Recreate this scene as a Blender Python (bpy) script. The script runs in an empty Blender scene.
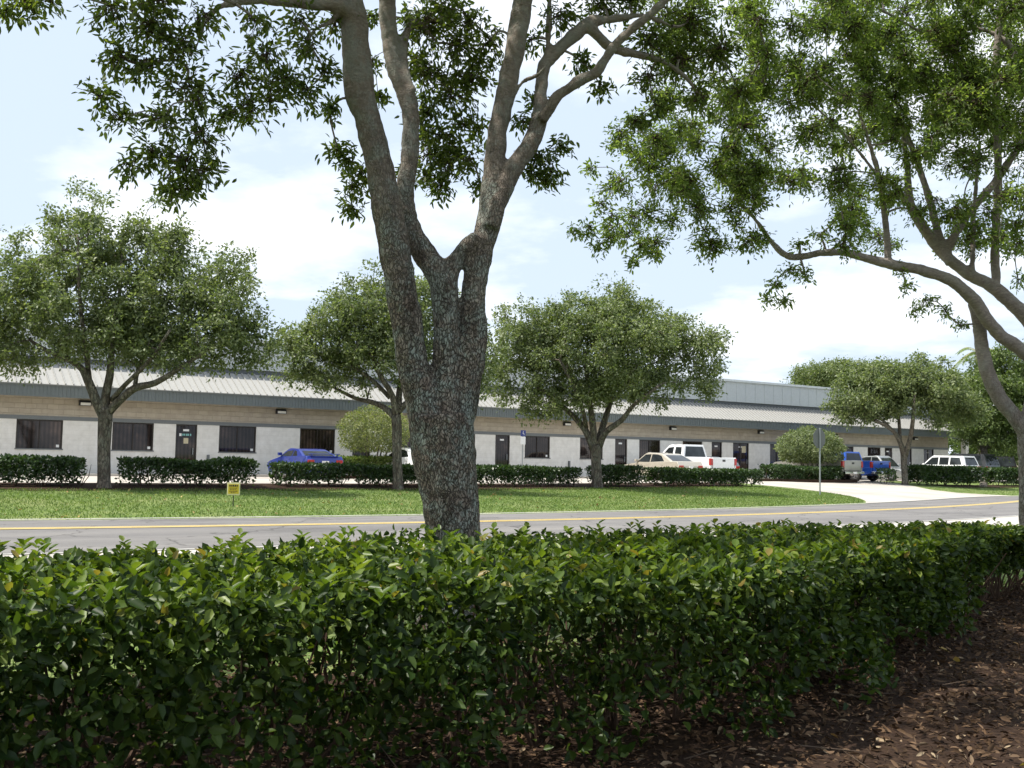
import bpy, bmesh, math, random
import numpy as np
from mathutils import Vector, Matrix

SC = bpy.context.scene
COL = SC.collection
rng = np.random.default_rng(7)
random.seed(7)

# ------------------------------------------------------------------ frame of reference
F = 1035.0
EYE = 1.5
TH = math.radians(35.0)            # street direction against the picture plane
PITCH = math.atan(75 / F)
ROLL = math.radians(1.0)
UX = np.array([math.cos(TH), math.sin(TH), 0.0])      # along the street
VX = np.array([-math.sin(TH), math.cos(TH), 0.0])     # across the street, towards the building
CAMM = (Matrix.Rotation(math.pi / 2 + PITCH, 3, 'X') @ Matrix.Rotation(ROLL, 3, 'Z'))
CAMR = np.array(CAMM)
CAM = np.array([0, 0, EYE])


def off(u):
    """gentle bend of the street"""
    u = np.asarray(u, float)
    a = 0.006 * (np.clip(u, -5, 45) - 17) ** 2
    a = a + np.where(u > 45, 2.3 * (1 - np.exp(-np.clip(u - 45, 0, None) * .336 / 2.3)), 0)
    a = a + np.where(u < -5, 1.5 * (1 - np.exp(np.clip(u + 5, None, 0) * .264 / 1.5)), 0)
    return a


def crown_z(w):
    return np.interp(w, [-50, 14, 16.3, 19.9, 23.4, 24, 32, 34, 34.1, 200], [0, 0, 0, .06, 0, .03, .4, .5, .5, .5])


def W(u, v, z=0.0):
    p = u * UX + v * VX
    return np.array([p[0], p[1], z])


def gz(u, v):
    return float(crown_z(v - off(u)))


def on(u, v, dz=0.0):
    return W(u, v, gz(u, v) + dz)


def ray(px, py):
    return CAMR @ np.array([(px - 512) / F, -(py - 384) / F, -1.0])


def at(px, py, d):
    """the place seen at a pixel of the survey photo, d metres ahead"""
    r = ray(px, py)
    return CAM + r * (d / r[1])


def ground_at(px, py):
    r = ray(px, py)
    t = np.arange(1, 220, .02)
    p = CAM + r * t[:, None]
    u = p @ UX
    v = p @ VX
    i = int(np.argmax(p[:, 2] < crown_z(v - off(u))))
    return p[i]


# ------------------------------------------------------------------ node helpers
def mat(name):
    m = bpy.data.materials.new(name)
    m.use_nodes = True
    nt = m.node_tree
    b = nt.nodes['Principled BSDF']
    return m, nt, b


def N(nt, t, **kw):
    n = nt.nodes.new(t)
    for k, v in kw.items():
        if k in n.inputs.keys():
            n.inputs[k].default_value = v
        else:
            setattr(n, k, v)
    return n


def ramp(nt, stops, fac=None):
    r = nt.nodes.new('ShaderNodeValToRGB')
    e = r.color_ramp.elements
    while len(e) < len(stops):
        e.new(0.5)
    for i, (p, c) in enumerate(stops):
        e[i].position = p
        e[i].color = (*c, 1) if len(c) == 3 else c
    if fac is not None:
        nt.links.new(fac, r.inputs[0])
    return r


def coords(nt, scale=(1, 1, 1), kind='Object'):
    tc = nt.nodes.new('ShaderNodeTexCoord')
    mp = nt.nodes.new('ShaderNodeMapping')
    mp.inputs['Scale'].default_value = scale
    nt.links.new(tc.outputs[kind], mp.inputs[0])
    return mp.outputs[0]


def noise(nt, vec, scale, detail=5, rough=.6):
    n = nt.nodes.new('ShaderNodeTexNoise')
    n.inputs['Scale'].default_value = scale
    n.inputs['Detail'].default_value = detail
    n.inputs['Roughness'].default_value = rough
    nt.links.new(vec, n.inputs['Vector'])
    return n.outputs['Fac']


def mixc(nt, a, b, fac, mode='MIX'):
    m = nt.nodes.new('ShaderNodeMix')
    m.data_type = 'RGBA'
    m.blend_type = mode
    for s, val in ((0, fac), (6, a), (7, b)):
        if hasattr(val, 'is_output'):
            nt.links.new(val, m.inputs[s])
        elif s == 0:
            m.inputs[0].default_value = val
        else:
            m.inputs[s].default_value = (*val, 1)
    return m.outputs[2]


def bump(nt, b, h, strength=.4, dist=.02):
    n = nt.nodes.new('ShaderNodeBump')
    n.inputs['Strength'].default_value = strength
    n.inputs['Distance'].default_value = dist
    nt.links.new(h, n.inputs['Height'])
    nt.links.new(n.outputs[0], b.inputs['Normal'])
    return n


def rough_mat(name, c1, c2, scale, rough=.8, bs=.3, bd=.02, detail=6, c3=None, big=None, spec=.3, sc=(1, 1, 1)):
    m, nt, b = mat(name)
    v = coords(nt, sc)
    f = noise(nt, v, scale, detail)
    col = ramp(nt, [(.3, c1), (.7, c2)], f).outputs[0]
    if c3 is not None:
        g = noise(nt, v, big, 4)
        gm = ramp(nt, [(.42, (0, 0, 0)), (.66, (1, 1, 1))], g).outputs[0]
        col = mixc(nt, col, c3, gm)
    nt.links.new(col, b.inputs['Base Color'])
    b.inputs['Roughness'].default_value = rough
    b.inputs['Specular IOR Level'].default_value = spec
    if bs:
        bump(nt, b, f, bs, bd)
    return m


def flat_mat(name, c, rough=.5, metal=0, spec=.5, coat=0):
    """paint / plastic with a slight unevenness"""
    m, nt, b = mat(name)
    v = coords(nt)
    f = noise(nt, v, 9, 4)
    col = ramp(nt, [(.2, tuple(x * .9 for x in c)), (.8, tuple(min(1, x * 1.07) for x in c))], f).outputs[0]
    nt.links.new(col, b.inputs['Base Color'])
    b.inputs['Roughness'].default_value = rough
    b.inputs['Metallic'].default_value = metal
    b.inputs['Specular IOR Level'].default_value = spec
    b.inputs['Coat Weight'].default_value = coat
    return m


def leaf_mat(name, dark, mid, light, odd=None, trans=.35, rough=.45, tcol=None, spec=.4):
    m, nt, b = mat(name)
    g = nt.nodes.new('ShaderNodeNewGeometry')
    rnd = g.outputs['Random Per Island']
    stops = [(0, dark), (.45, mid), (.93, light)]
    if odd:
        stops.append((.985, odd))
    r = ramp(nt, stops, rnd)
    # patches of older and younger foliage
    v = coords(nt)
    f = noise(nt, v, 1.6, 3)
    k = ramp(nt, [(.3, (.78, .82, .8)), (.7, (1.2, 1.15, 1.0))], f).outputs[0]
    col = mixc(nt, r.outputs[0], k, 1.0, 'MULTIPLY')
    nt.links.new(col, b.inputs['Base Color'])
    b.inputs['Roughness'].default_value = rough
    b.inputs['Specular IOR Level'].default_value = spec
    t = nt.nodes.new('ShaderNodeBsdfTranslucent')
    tc = mixc(nt, col, tcol or (1.5, 1.7, .55), 1.0, 'MULTIPLY')
    nt.links.new(tc, t.inputs['Color'])
    mx = nt.nodes.new('ShaderNodeMixShader')
    mx.inputs[0].default_value = trans
    nt.links.new(b.outputs[0], mx.inputs[1])
    nt.links.new(t.outputs[0], mx.inputs[2])
    nt.links.new(mx.outputs[0], nt.nodes['Material Output'].inputs['Surface'])
    return m


# ------------------------------------------------------------------ object helpers
def tag(o, label=None, cat=None, group=None, kind=None):
    for k, v in (('label', label), ('category', cat), ('group', group), ('kind', kind)):
        if v:
            o[k] = v
    return o


def empty(name, loc, rz=0.0):
    o = bpy.data.objects.new(name, None)
    COL.objects.link(o)
    o.location = loc
    o.rotation_euler = (0, 0, rz)
    o.empty_display_size = .3
    return o


def mesh_obj(name, V, Fa, m, parent=None, smooth=False, world=False):
    me = bpy.data.meshes.new(name)
    me.from_pydata([tuple(map(float, v)) for v in V], [], [tuple(f) for f in Fa])
    return _link(name, me, m, parent, smooth, world)


def _link(name, me, m, parent, smooth, world=False):
    if isinstance(m, (list, tuple)):
        for x in m:
            me.materials.append(x)
    elif m:
        me.materials.append(m)
    if smooth:
        me.polygons.foreach_set('use_smooth', [True] * len(me.polygons))
    me.update()
    o = bpy.data.objects.new(name, me)
    COL.objects.link(o)
    if parent is not None:
        o.parent = parent
        if world:      # geometry was given in world coordinates
            o.matrix_parent_inverse = (Matrix.Translation(parent.location) @ parent.rotation_euler.to_matrix().to_4x4()).inverted()
    return o


def array_mesh(name, V, Q, m, parent=None, smooth=False, world=False):
    """fast mesh from arrays: V (n,3), Q (k,c) faces with c corners each"""
    me = bpy.data.meshes.new(name)
    V = np.asarray(V, np.float32)
    Q = np.asarray(Q, np.int32)
    k, c = Q.shape
    me.vertices.add(len(V))
    me.vertices.foreach_set('co', V.ravel())
    me.loops.add(k * c)
    me.loops.foreach_set('vertex_index', Q.ravel())
    me.polygons.add(k)
    me.polygons.foreach_set('loop_start', np.arange(0, k * c, c, dtype=np.int32))
    me.polygons.foreach_set('loop_total', np.full(k, c, np.int32))
    me.update(calc_edges=True)
    return _link(name, me, m, parent, smooth, world)


class MB:
    def __init__(s):
        s.V = []
        s.F = []

    def add(s, V, Fa):
        n = len(s.V)
        s.V += [tuple(map(float, v)) for v in V]
        s.F += [tuple(i + n for i in f) for f in Fa]
        return s

    def box(s, x0, x1, y0, y1, z0, z1):
        v = [(x0, y0, z0), (x1, y0, z0), (x1, y1, z0), (x0, y1, z0), (x0, y0, z1), (x1, y0, z1), (x1, y1, z1), (x0, y1, z1)]
        return s.add(v, [(0, 3, 2, 1), (4, 5, 6, 7), (0, 1, 5, 4), (1, 2, 6, 5), (2, 3, 7, 6), (3, 0, 4, 7)])

    def prism(s, prof, x0, x1):
        """profile in (y,z), anticlockwise seen from +x, swept along x"""
        n = len(prof)
        v = [(x0, y, z) for y, z in prof] + [(x1, y, z) for y, z in prof]
        f = [tuple(range(n))[::-1], tuple(range(n, 2 * n))] + [(i, (i + 1) % n, n + (i + 1) % n, n + i) for i in range(n)]
        return s.add(v, f)

    def tube(s, P, R, seg=8, cap=True):
        P = [np.array(p, float) for p in P]
        n = len(P)
        nrm = None
        V = []
        for i in range(n):
            t = P[min(i + 1, n - 1)] - P[max(i - 1, 0)]
            t = t / (np.linalg.norm(t) + 1e-9)
            if nrm is None:
                a = np.array([1, 0, 0]) if abs(t[0]) < .8 else np.array([0, 1, 0])
                nrm = a - t * (a @ t)
            nrm = nrm - t * (nrm @ t)
            nrm /= np.linalg.norm(nrm) + 1e-9
            b = np.cross(t, nrm)
            for k in range(seg):
                a = 2 * math.pi * k / seg
                V.append(P[i] + R[i] * (math.cos(a) * nrm + math.sin(a) * b))
        Fa = [(i * seg + k, i * seg + (k + 1) % seg, (i + 1) * seg + (k + 1) % seg, (i + 1) * seg + k) for i in range(n - 1) for k in range(seg)]
        if cap:
            Fa += [tuple(range(seg))[::-1], tuple(range((n - 1) * seg, n * seg))]
        return s.add(V, Fa)

    def build(s, name, m, parent=None, smooth=False, world=False, bevel=0, seg=2, ang=30):
        o = mesh_obj(name, s.V, s.F, m, parent, smooth, world)
        if bevel:
            b = o.modifiers.new('b', 'BEVEL')
            b.width = bevel
            b.segments = seg
            b.limit_method = 'ANGLE'
            b.angle_limit = math.radians(ang)
            b.harden_normals = False
        return o


def unit(a):
    return a / (np.linalg.norm(a, axis=-1, keepdims=True) + 1e-9)


def smooth_path(P, R, k=4):
    """Catmull-Rom through the points"""
    P = np.array(P, float)
    R = np.array(R, float)
    n = len(P)
    oP, oR = [], []
    for i in range(n - 1):
        p0, p1, p2, p3 = P[max(i - 1, 0)], P[i], P[i + 1], P[min(i + 2, n - 1)]
        for j in range(k):
            t = j / k
            oP.append(.5 * ((2 * p1) + (p2 - p0) * t + (2 * p0 - 5 * p1 + 4 * p2 - p3) * t * t + (3 * p1 - p0 - 3 * p2 + p3) * t ** 3))
            oR.append(R[i] * (1 - t) + R[i + 1] * t)
    oP.append(P[-1])
    oR.append(R[-1])
    return oP, oR


def leaves_mesh(name, p, d, n, L, Wd, m, parent=None, quad=False, droop=.15):
    """p foot of each leaf, d direction, n rough normal, L length, Wd width"""
    d = unit(d)
    s = unit(np.cross(d, n))
    n = np.cross(s, d)
    L = L[:, None]
    w = Wd[:, None] * .5
    k = len(p)
    if quad:
        V = np.stack([p, p + d * L * .5 + s * w, p + d * L - n * L * droop, p + d * L * .5 - s * w], 1).reshape(-1, 3)
        Q = np.arange(4 * k).reshape(-1, 4)
    else:
        e = n * (w * .35)
        V = np.stack([p, p + d * L * .32 + s * w + e, p + d * L * .7 + s * w * .8 + e - n * L * droop * .4, p + d * L - n * L * droop,
                      p + d * L * .7 - s * w * .8 + e - n * L * droop * .4, p + d * L * .32 - s * w + e], 1).reshape(-1, 3)
        b = np.arange(k)[:, None] * 6
        Q = np.stack([b + [0, 1, 2, 3], b + [0, 3, 4, 5]], 1).reshape(-1, 4)
    return array_mesh(name, V, Q, m, parent, world=True)


def sticks(segs, m, name, parent):
    """thin three-sided twigs; segs (n,2,3) with radii (n,2)"""
    S, R = segs
    a, b = S[:, 0], S[:, 1]
    t = unit(b - a)
    h = np.where(np.abs(t[:, 2:3]) > .9, np.array([[1., 0, 0]]), np.array([[0, 0, 1.]]))
    x = unit(np.cross(t, h))
    y = np.cross(t, x)
    V = []
    for e, q in ((a, 0), (b, 1)):
        for k in range(3):
            g = 2 * math.pi * k / 3
            V.append(e + R[:, q:q + 1] * (math.cos(g) * x + math.sin(g) * y))
    V = np.stack(V, 1).reshape(-1, 3)
    i = np.arange(len(S))[:, None] * 6
    Q = np.stack([i + [0, 1, 4, 3], i + [1, 2, 5, 4], i + [2, 0, 3, 5]], 1).reshape(-1, 4)
    return array_mesh(name, V, Q, m, parent, world=True)


def sprays(C, R, ntw, nlf, L, flat=.8, hang=.2, wr=.38, up=.7):
    """leafy twigs filling balls: returns leaf arrays and twig segments"""
    C = np.asarray(C, float)
    R = np.asarray(R, float)
    ci = np.repeat(np.arange(len(C)), ntw)
    dirs = unit(rng.normal(size=(len(ci), 3)))
    dirs[:, 2] *= flat
    rad = R[ci, None] * rng.random((len(ci), 1)) ** .45
    s = C[ci] + rng.normal(size=(len(ci), 3)) * R[ci, None] * .12
    e = C[ci] + dirs * rad
    e[:, 2] -= hang * rad[:, 0]
    tw = unit(e - s)
    ti = np.repeat(np.arange(len(ci)), nlf)
    t = rng.random((len(ti), 1)) ** .7 * .8 + .28
    ln = np.linalg.norm(e - s, axis=1)[ti, None]
    p = s[ti] + tw[ti] * ln * t + rng.normal(size=(len(ti), 3)) * L * .55
    d = unit(tw[ti] * .7 + rng.normal(size=(len(ti), 3)) * .55 + np.array([0, 0, -hang]))
    n = unit(rng.normal(size=(len(ti), 3)) * .6 + np.array([0, 0, up]))
    LL = L * (.65 + .6 * rng.random(len(ti)))
    seg = np.stack([s, e], 1)
    sr = np.stack([np.full(len(s), .006), np.full(len(s), .002)], 1)
    return (p, d, n, LL, LL * wr * (.8 + .4 * rng.random(len(ti)))), (seg, sr)


def vnoise(P, scale, seed=0):
    """smooth value noise on a lattice"""
    r = np.random.default_rng(seed)
    T = r.random((32, 32, 32))
    q = P * scale
    i = np.floor(q).astype(int)
    f = q - i
    f = f * f * (3 - 2 * f)
    o = 0
    for dx in (0, 1):
        for dy in (0, 1):
            for dz in (0, 1):
                w = (f[:, 0] if dx else 1 - f[:, 0]) * (f[:, 1] if dy else 1 - f[:, 1]) * (f[:, 2] if dz else 1 - f[:, 2])
                o = o + w * T[(i[:, 0] + dx) % 32, (i[:, 1] + dy) % 32, (i[:, 2] + dz) % 32]
    return o


# ------------------------------------------------------------------ materials
M = {}
M['grass'] = rough_mat('grass', (.08, .13, .030), (.15, .205, .06), 3.5, .9, .6, .03, 8, (.185, .215, .08), .55, .15)
M['blade'] = leaf_mat('grass_blade', (.068, .122, .025), (.118, .182, .046), (.18, .235, .075), trans=.3, rough=.6)
M['mulch'] = rough_mat('mulch', (.018, .011, .008), (.068, .042, .028), 26, .95, 1.0, .03, 8, (.036, .022, .015), 3, .1)
def asphalt_mat():
    m, nt, b = mat('asphalt')
    tc = nt.nodes.new('ShaderNodeTexCoord')
    rot = nt.nodes.new('ShaderNodeMapping')
    rot.inputs['Rotation'].default_value = (0, 0, -TH)
    nt.links.new(tc.outputs['Object'], rot.inputs[0])
    st = nt.nodes.new('ShaderNodeMapping')
    st.inputs['Scale'].default_value = (.045, 1.1, 1)
    nt.links.new(rot.outputs[0], st.inputs[0])
    fine = noise(nt, tc.outputs['Object'], 70, 6, .7)
    lanes = noise(nt, st.outputs[0], 1.3, 5, .6)
    big = noise(nt, tc.outputs['Object'], .35, 6, .65)
    c = ramp(nt, [(.3, (.150, .143, .138)), (.7, (.205, .198, .190))], fine).outputs[0]
    c = mixc(nt, c, ramp(nt, [(.35, (.80, .80, .81)), (.65, (1.10, 1.09, 1.08))], lanes).outputs[0], 1.0, 'MULTIPLY')
    c = mixc(nt, c, ramp(nt, [(.36, (.80, .80, .80)), (.5, (1, 1, 1)), (.70, (1.08, 1.07, 1.05))], big).outputs[0], 1.0, 'MULTIPLY')
    wob = nt.nodes.new('ShaderNodeTexNoise')
    wob.inputs['Scale'].default_value = 1.4
    wob.inputs['Detail'].default_value = 5
    nt.links.new(tc.outputs['Object'], wob.inputs['Vector'])
    ad = nt.nodes.new('ShaderNodeVectorMath')
    nt.links.new(tc.outputs['Object'], ad.inputs[0])
    nt.links.new(wob.outputs['Color'], ad.inputs[1])
    vo = nt.nodes.new('ShaderNodeTexVoronoi')
    vo.feature = 'DISTANCE_TO_EDGE'
    vo.inputs['Scale'].default_value = .33
    nt.links.new(ad.outputs[0], vo.inputs['Vector'])
    cr = ramp(nt, [(0, (.45, .45, .45)), (.012, (1, 1, 1))], vo.outputs['Distance']).outputs[0]
    c = mixc(nt, c, cr, 1.0, 'MULTIPLY')
    nt.links.new(c, b.inputs['Base Color'])
    b.inputs['Roughness'].default_value = .9
    b.inputs['Specular IOR Level'].default_value = .25
    bump(nt, b, fine, .3, .006)
    return m


M['asphalt'] = asphalt_mat()
M['yellow_paint'] = rough_mat('yellow_paint', (.56, .41, .13), (.70, .53, .20), 9, .75, .1, .003)
M['concrete'] = rough_mat('concrete', (.40, .375, .335), (.50, .47, .425), 6, .9, .15, .004, 8, (.35, .325, .29), .5)
M['lot'] = rough_mat('lot_concrete', (.41, .375, .325), (.49, .45, .395), 5, .9, .15, .004, 8, (.35, .32, .28), .3)
M['kerb'] = rough_mat('kerb', (.30, .29, .27), (.42, .41, .38), 8, .9, .2, .004)


def block_mat(name, c1, c2, joint, bw, bh, rough=.85, bs=.5):
    m, nt, b = mat(name)
    tc = nt.nodes.new('ShaderNodeTexCoord')
    sx = nt.nodes.new('ShaderNodeSeparateXYZ')
    cb = nt.nodes.new('ShaderNodeCombineXYZ')
    nt.links.new(tc.outputs['Object'], sx.inputs[0])
    nt.links.new(sx.outputs[0], cb.inputs[0])
    nt.links.new(sx.outputs[2], cb.inputs[1])
    br = nt.nodes.new('ShaderNodeTexBrick')
    br.inputs['Color1'].default_value = (*c1, 1)
    br.inputs['Color2'].default_value = (*c2, 1)
    br.inputs['Mortar'].default_value = (*joint, 1)
    br.inputs['Scale'].default_value = 1
    br.inputs['Mortar Size'].default_value = .009
    br.inputs['Brick Width'].default_value = bw
    br.inputs['Row Height'].default_value = bh
    nt.links.new(cb.outputs[0], br.inputs['Vector'])
    f = noise(nt, tc.outputs['Object'], 3, 7)
    st = ramp(nt, [(.3, (.86, .85, .83)), (.7, (1.06, 1.06, 1.06))], f).outputs[0]
    nt.links.new(mixc(nt, br.outputs['Color'], st, 1.0, 'MULTIPLY'), b.inputs['Base Color'])
    b.inputs['Roughness'].default_value = rough
    b.inputs['Specular IOR Level'].default_value = .2
    fb = noise(nt, tc.outputs['Object'], 55, 5)
    mm = nt.nodes.new('ShaderNodeMath')
    mm.operation = 'MULTIPLY_ADD'
    mm.inputs[1].default_value = -1.0
    nt.links.new(br.outputs['Fac'], mm.inputs[0])
    nt.links.new(fb, mm.inputs[2])
    bump(nt, b, mm.outputs[0], bs, .012)
    return m


M['block'] = block_mat('painted_block', (.76, .735, .69), (.775, .75, .705), (.71, .69, .65), .42, .21, .85, .2)
M['split'] = block_mat('split_face_block', (.475, .415, .33), (.42, .365, .29), (.385, .335, .265), .42, .21, .95, 1.0)
M['band'] = flat_mat('grey_band', (.155, .165, .165), .6)
M['fascia'] = flat_mat('fascia_metal', (.155, .175, .175), .45, 0, .4)
M['roof'] = flat_mat('roof_metal', (.34, .335, .315), .6, 0, .3)
M['panel'] = flat_mat('clerestory_panel', (.53, .55, .555), .5, 0, .4)
M['cap'] = flat_mat('parapet_cap', (.66, .68, .68), .4)
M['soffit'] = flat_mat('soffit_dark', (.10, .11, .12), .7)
M['bronze'] = flat_mat('bronze_frame', (.035, .028, .024), .4, .3)
M['white'] = flat_mat('white_paint', (.80, .80, .78), .5)
M['offwhite'] = flat_mat('pale_lens', (.78, .76, .68), .35)


def glass_mat(name, c=(.012, .010, .010), blinds_and_reflection=False):
    m, nt, b = mat(name)
    v = coords(nt)
    f = noise(nt, v, .9, 4)
    col = ramp(nt, [(.38, c), (.55, tuple(x * 1.8 + .004 for x in c)), (.68, (.075, .052, .042) if blinds_and_reflection else tuple(x * 3 for x in c))], f).outputs[0]  # office panes: brown reflections painted into the colour in patches
    if blinds_and_reflection:
        st = nt.nodes.new('ShaderNodeTexWave')
        st.inputs['Scale'].default_value = 1.9
        st.inputs['Distortion'].default_value = .6
        nt.links.new(v, st.inputs['Vector'])
        col = mixc(nt, col, ramp(nt, [(.2, (.6, .58, .56)), (.8, (1.35, 1.3, 1.25))], st.outputs['Fac']).outputs[0], 1.0, 'MULTIPLY')
    nt.links.new(col, b.inputs['Base Color'])
    b.inputs['Roughness'].default_value = .04
    b.inputs['Specular IOR Level'].default_value = .42
    return m


M['glass'] = glass_mat('dark_window_glass', (.014, .010, .009), True)
M['carglass'] = glass_mat('car_glass', (.014, .017, .018))
M['black'] = flat_mat('black_plastic', (.018, .018, .019), .5)
M['tyre'] = rough_mat('tyre', (.018, .018, .018), (.035, .034, .033), 20, .9, .2, .003)
M['rim'] = flat_mat('alloy', (.5, .5, .52), .3, .9)
M['chrome'] = flat_mat('chrome', (.65, .65, .66), .15, 1)
M['red'] = flat_mat('red_lens', (.42, .02, .018), .2, 0, .6, .5)
M['clear'] = flat_mat('clear_lens', (.7, .72, .74), .12, .2, .7, .5)
M['signyellow'] = flat_mat('sign_yellow', (.62, .47, .02), .5)
M['signpale'] = flat_mat('sign_pale', (.70, .66, .35), .5)
M['signblack'] = flat_mat('sign_black', (.03, .028, .02), .6)
M['signblue'] = flat_mat('sign_blue', (.03, .045, .20), .5)
M['galv'] = flat_mat('galvanised', (.30, .32, .32), .5, .4)
M['signback'] = flat_mat('sign_back_metal', (.13, .14, .13), .55, .3)
M['teal'] = flat_mat('teal_lettering', (.25, .55, .52), .5)
M['tan'] = flat_mat('paper_notice', (.55, .48, .32), .7)


def paint(name, c, metal=0.0, rough=.32):
    return flat_mat(name, c, rough, metal, .5, .8)


def bark_mat(name, plate=(.115, .10, .085), crack=(.030, .026, .022), lichen=(.17, .20, .165), warm=(.10, .072, .055), scale=26, bs=1.0, bd=.03, lich=(.45, .62), limb=None, z0=3.0, z1=4.6):
    m, nt, b = mat(name)
    v0 = coords(nt, (1, 1, 1))
    nz = nt.nodes.new('ShaderNodeTexNoise')
    nz.inputs['Scale'].default_value = 9
    nz.inputs['Detail'].default_value = 5
    nt.links.new(v0, nz.inputs['Vector'])
    sc = nt.nodes.new('ShaderNodeVectorMath')
    sc.operation = 'SCALE'
    sc.inputs['Scale'].default_value = .11
    nt.links.new(nz.outputs['Color'], sc.inputs[0])
    ad = nt.nodes.new('ShaderNodeVectorMath')
    nt.links.new(v0, ad.inputs[0])
    nt.links.new(sc.outputs[0], ad.inputs[1])
    mp = nt.nodes.new('ShaderNodeMapping')
    mp.inputs['Scale'].default_value = (1, 1, .34)
    nt.links.new(ad.outputs[0], mp.inputs[0])
    vo = nt.nodes.new('ShaderNodeTexVoronoi')
    vo.feature = 'DISTANCE_TO_EDGE'
    vo.inputs['Scale'].default_value = scale
    nt.links.new(mp.outputs[0], vo.inputs['Vector'])
    vc = nt.nodes.new('ShaderNodeTexVoronoi')
    vc.inputs['Scale'].default_value = scale
    nt.links.new(mp.outputs[0], vc.inputs['Vector'])
    cell = nt.nodes.new('ShaderNodeSeparateColor')
    nt.links.new(vc.outputs['Color'], cell.inputs[0])
    fine = noise(nt, mp.outputs[0], scale * 2.0, 6, .7)
    # furrow depth breaks up, flakes differ in tone
    eg = nt.nodes.new('ShaderNodeMath')
    eg.operation = 'MULTIPLY_ADD'
    eg.inputs[1].default_value = .42
    eg.inputs[2].default_value = -.17
    nt.links.new(fine, eg.inputs[0])
    ed = nt.nodes.new('ShaderNodeMath')
    ed.operation = 'ADD'
    nt.links.new(eg.outputs[0], ed.inputs[0])
    nt.links.new(vo.outputs['Distance'], ed.inputs[1])
    cr = ramp(nt, [(.03, (0, 0, 0)), (.20, (1, 1, 1))], ed.outputs[0])
    tone = ramp(nt, [(0, (.70, .68, .65)), (.6, (1, 1, 1)), (1, (1.38, 1.36, 1.32))], cell.outputs[0]).outputs[0]
    pc = mixc(nt, plate, tone, 1.0, 'MULTIPLY')
    big = noise(nt, v0, 2.4, 5, .65)
    wm_ = ramp(nt, [(.40, (.8, .8, .8)), (.58, (0, 0, 0))], big).outputs[0]
    pc = mixc(nt, pc, warm, wm_)
    lf = noise(nt, v0, 4.5, 8, .75)
    lm = ramp(nt, [(lich[0], (0, 0, 0)), (lich[1], (.75, .75, .75))], lf).outputs[0]
    pc = mixc(nt, pc, lichen, lm)
    c = mixc(nt, crack, pc, cr.outputs[0])
    rg = nt.nodes.new('ShaderNodeMapping')
    rg.inputs['Scale'].default_value = (1, 1, .16)
    nt.links.new(ad.outputs[0], rg.inputs[0])
    rn = noise(nt, rg.outputs[0], 11, 5, .6)
    c = mixc(nt, c, ramp(nt, [(.32, (.55, .54, .53)), (.5, (1, 1, 1)), (.7, (1.22, 1.22, 1.2))], rn).outputs[0], 1.0, 'MULTIPLY')
    height = cr.outputs[0]
    if limb is not None:
        # older bark gives way to smoother wrinkled bark on the upper limbs
        sp = nt.nodes.new('ShaderNodeSeparateXYZ')
        nt.links.new(v0, sp.inputs[0])
        mr = nt.nodes.new('ShaderNodeMapRange')
        mr.inputs['From Min'].default_value = z0
        mr.inputs['From Max'].default_value = z1
        zz2 = nt.nodes.new('ShaderNodeMath')
        zz2.operation = 'MULTIPLY_ADD'
        zz2.inputs[1].default_value = 2.4
        nt.links.new(big, zz2.inputs[0])
        nt.links.new(sp.outputs[2], zz2.inputs[2])
        off_ = nt.nodes.new('ShaderNodeMath')
        off_.operation = 'SUBTRACT'
        off_.inputs[1].default_value = 1.2
        nt.links.new(zz2.outputs[0], off_.inputs[0])
        nt.links.new(off_.outputs[0], mr.inputs['Value'])
        wv = nt.nodes.new('ShaderNodeMapping')
        wv.inputs['Scale'].default_value = (1, 1, 3.2)
        nt.links.new(ad.outputs[0], wv.inputs[0])
        wn = noise(nt, wv.outputs[0], 16, 7, .7)
        lc = ramp(nt, [(.28, tuple(x * .62 for x in limb)), (.5, limb), (.75, tuple(min(1, x * 1.6) for x in limb))], wn).outputs[0]
        lc = mixc(nt, lc, lichen, mixc(nt, (0, 0, 0), lm, .4))
        c = mixc(nt, c, lc, mr.outputs[0])
        hm = nt.nodes.new('ShaderNodeMix')
        nt.links.new(mr.outputs[0], hm.inputs[0])
        nt.links.new(cr.outputs[0], hm.inputs[2])
        nt.links.new(wn, hm.inputs[3])
        height = hm.outputs[0]
    nt.links.new(c, b.inputs['Base Color'])
    b.inputs['Roughness'].default_value = .95
    b.inputs['Specular IOR Level'].default_value = .15
    hh = nt.nodes.new('ShaderNodeMath')
    hh.operation = 'MULTIPLY_ADD'
    hh.inputs[1].default_value = .35
    nt.links.new(fine, hh.inputs[0])
    nt.links.new(height, hh.inputs[2])
    bump(nt, b, hh.outputs[0], bs, bd)
    return m


M['bark'] = bark_mat('oak_bark', (.225, .198, .165), (.068, .058, .048), (.27, .32, .285), (.17, .13, .105), 44, 1.0, .016, (.45, .58), (.215, .18, .15), 2.6, 5.6)
M['bark_limb'] = bark_mat('oak_limb_bark', (.25, .225, .20), (.09, .078, .066), (.32, .33, .30), (.20, .165, .14), 34, .7, .012, (.47, .60), (.235, .20, .175), 1.5, 3.2)
M['bark_far'] = bark_mat('young_oak_bark', (.20, .175, .145), (.09, .078, .066), (.19, .20, .165), (.13, .10, .08), 12, .8, .03)
M['twig'] = flat_mat('twig', (.085, .062, .045), .9, 0, .1)
M['stem'] = flat_mat('hedge_stem', (.075, .05, .035), .9, 0, .1)
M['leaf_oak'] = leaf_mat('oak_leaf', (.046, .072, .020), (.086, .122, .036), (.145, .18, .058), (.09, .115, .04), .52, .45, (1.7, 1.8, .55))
M['leaf_oak_b'] = leaf_mat('oak_leaf_lighter', (.075, .115, .042), (.13, .18, .070), (.21, .255, .115), (.14, .19, .075), .58, .42, (1.7, 1.85, .6))
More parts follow.
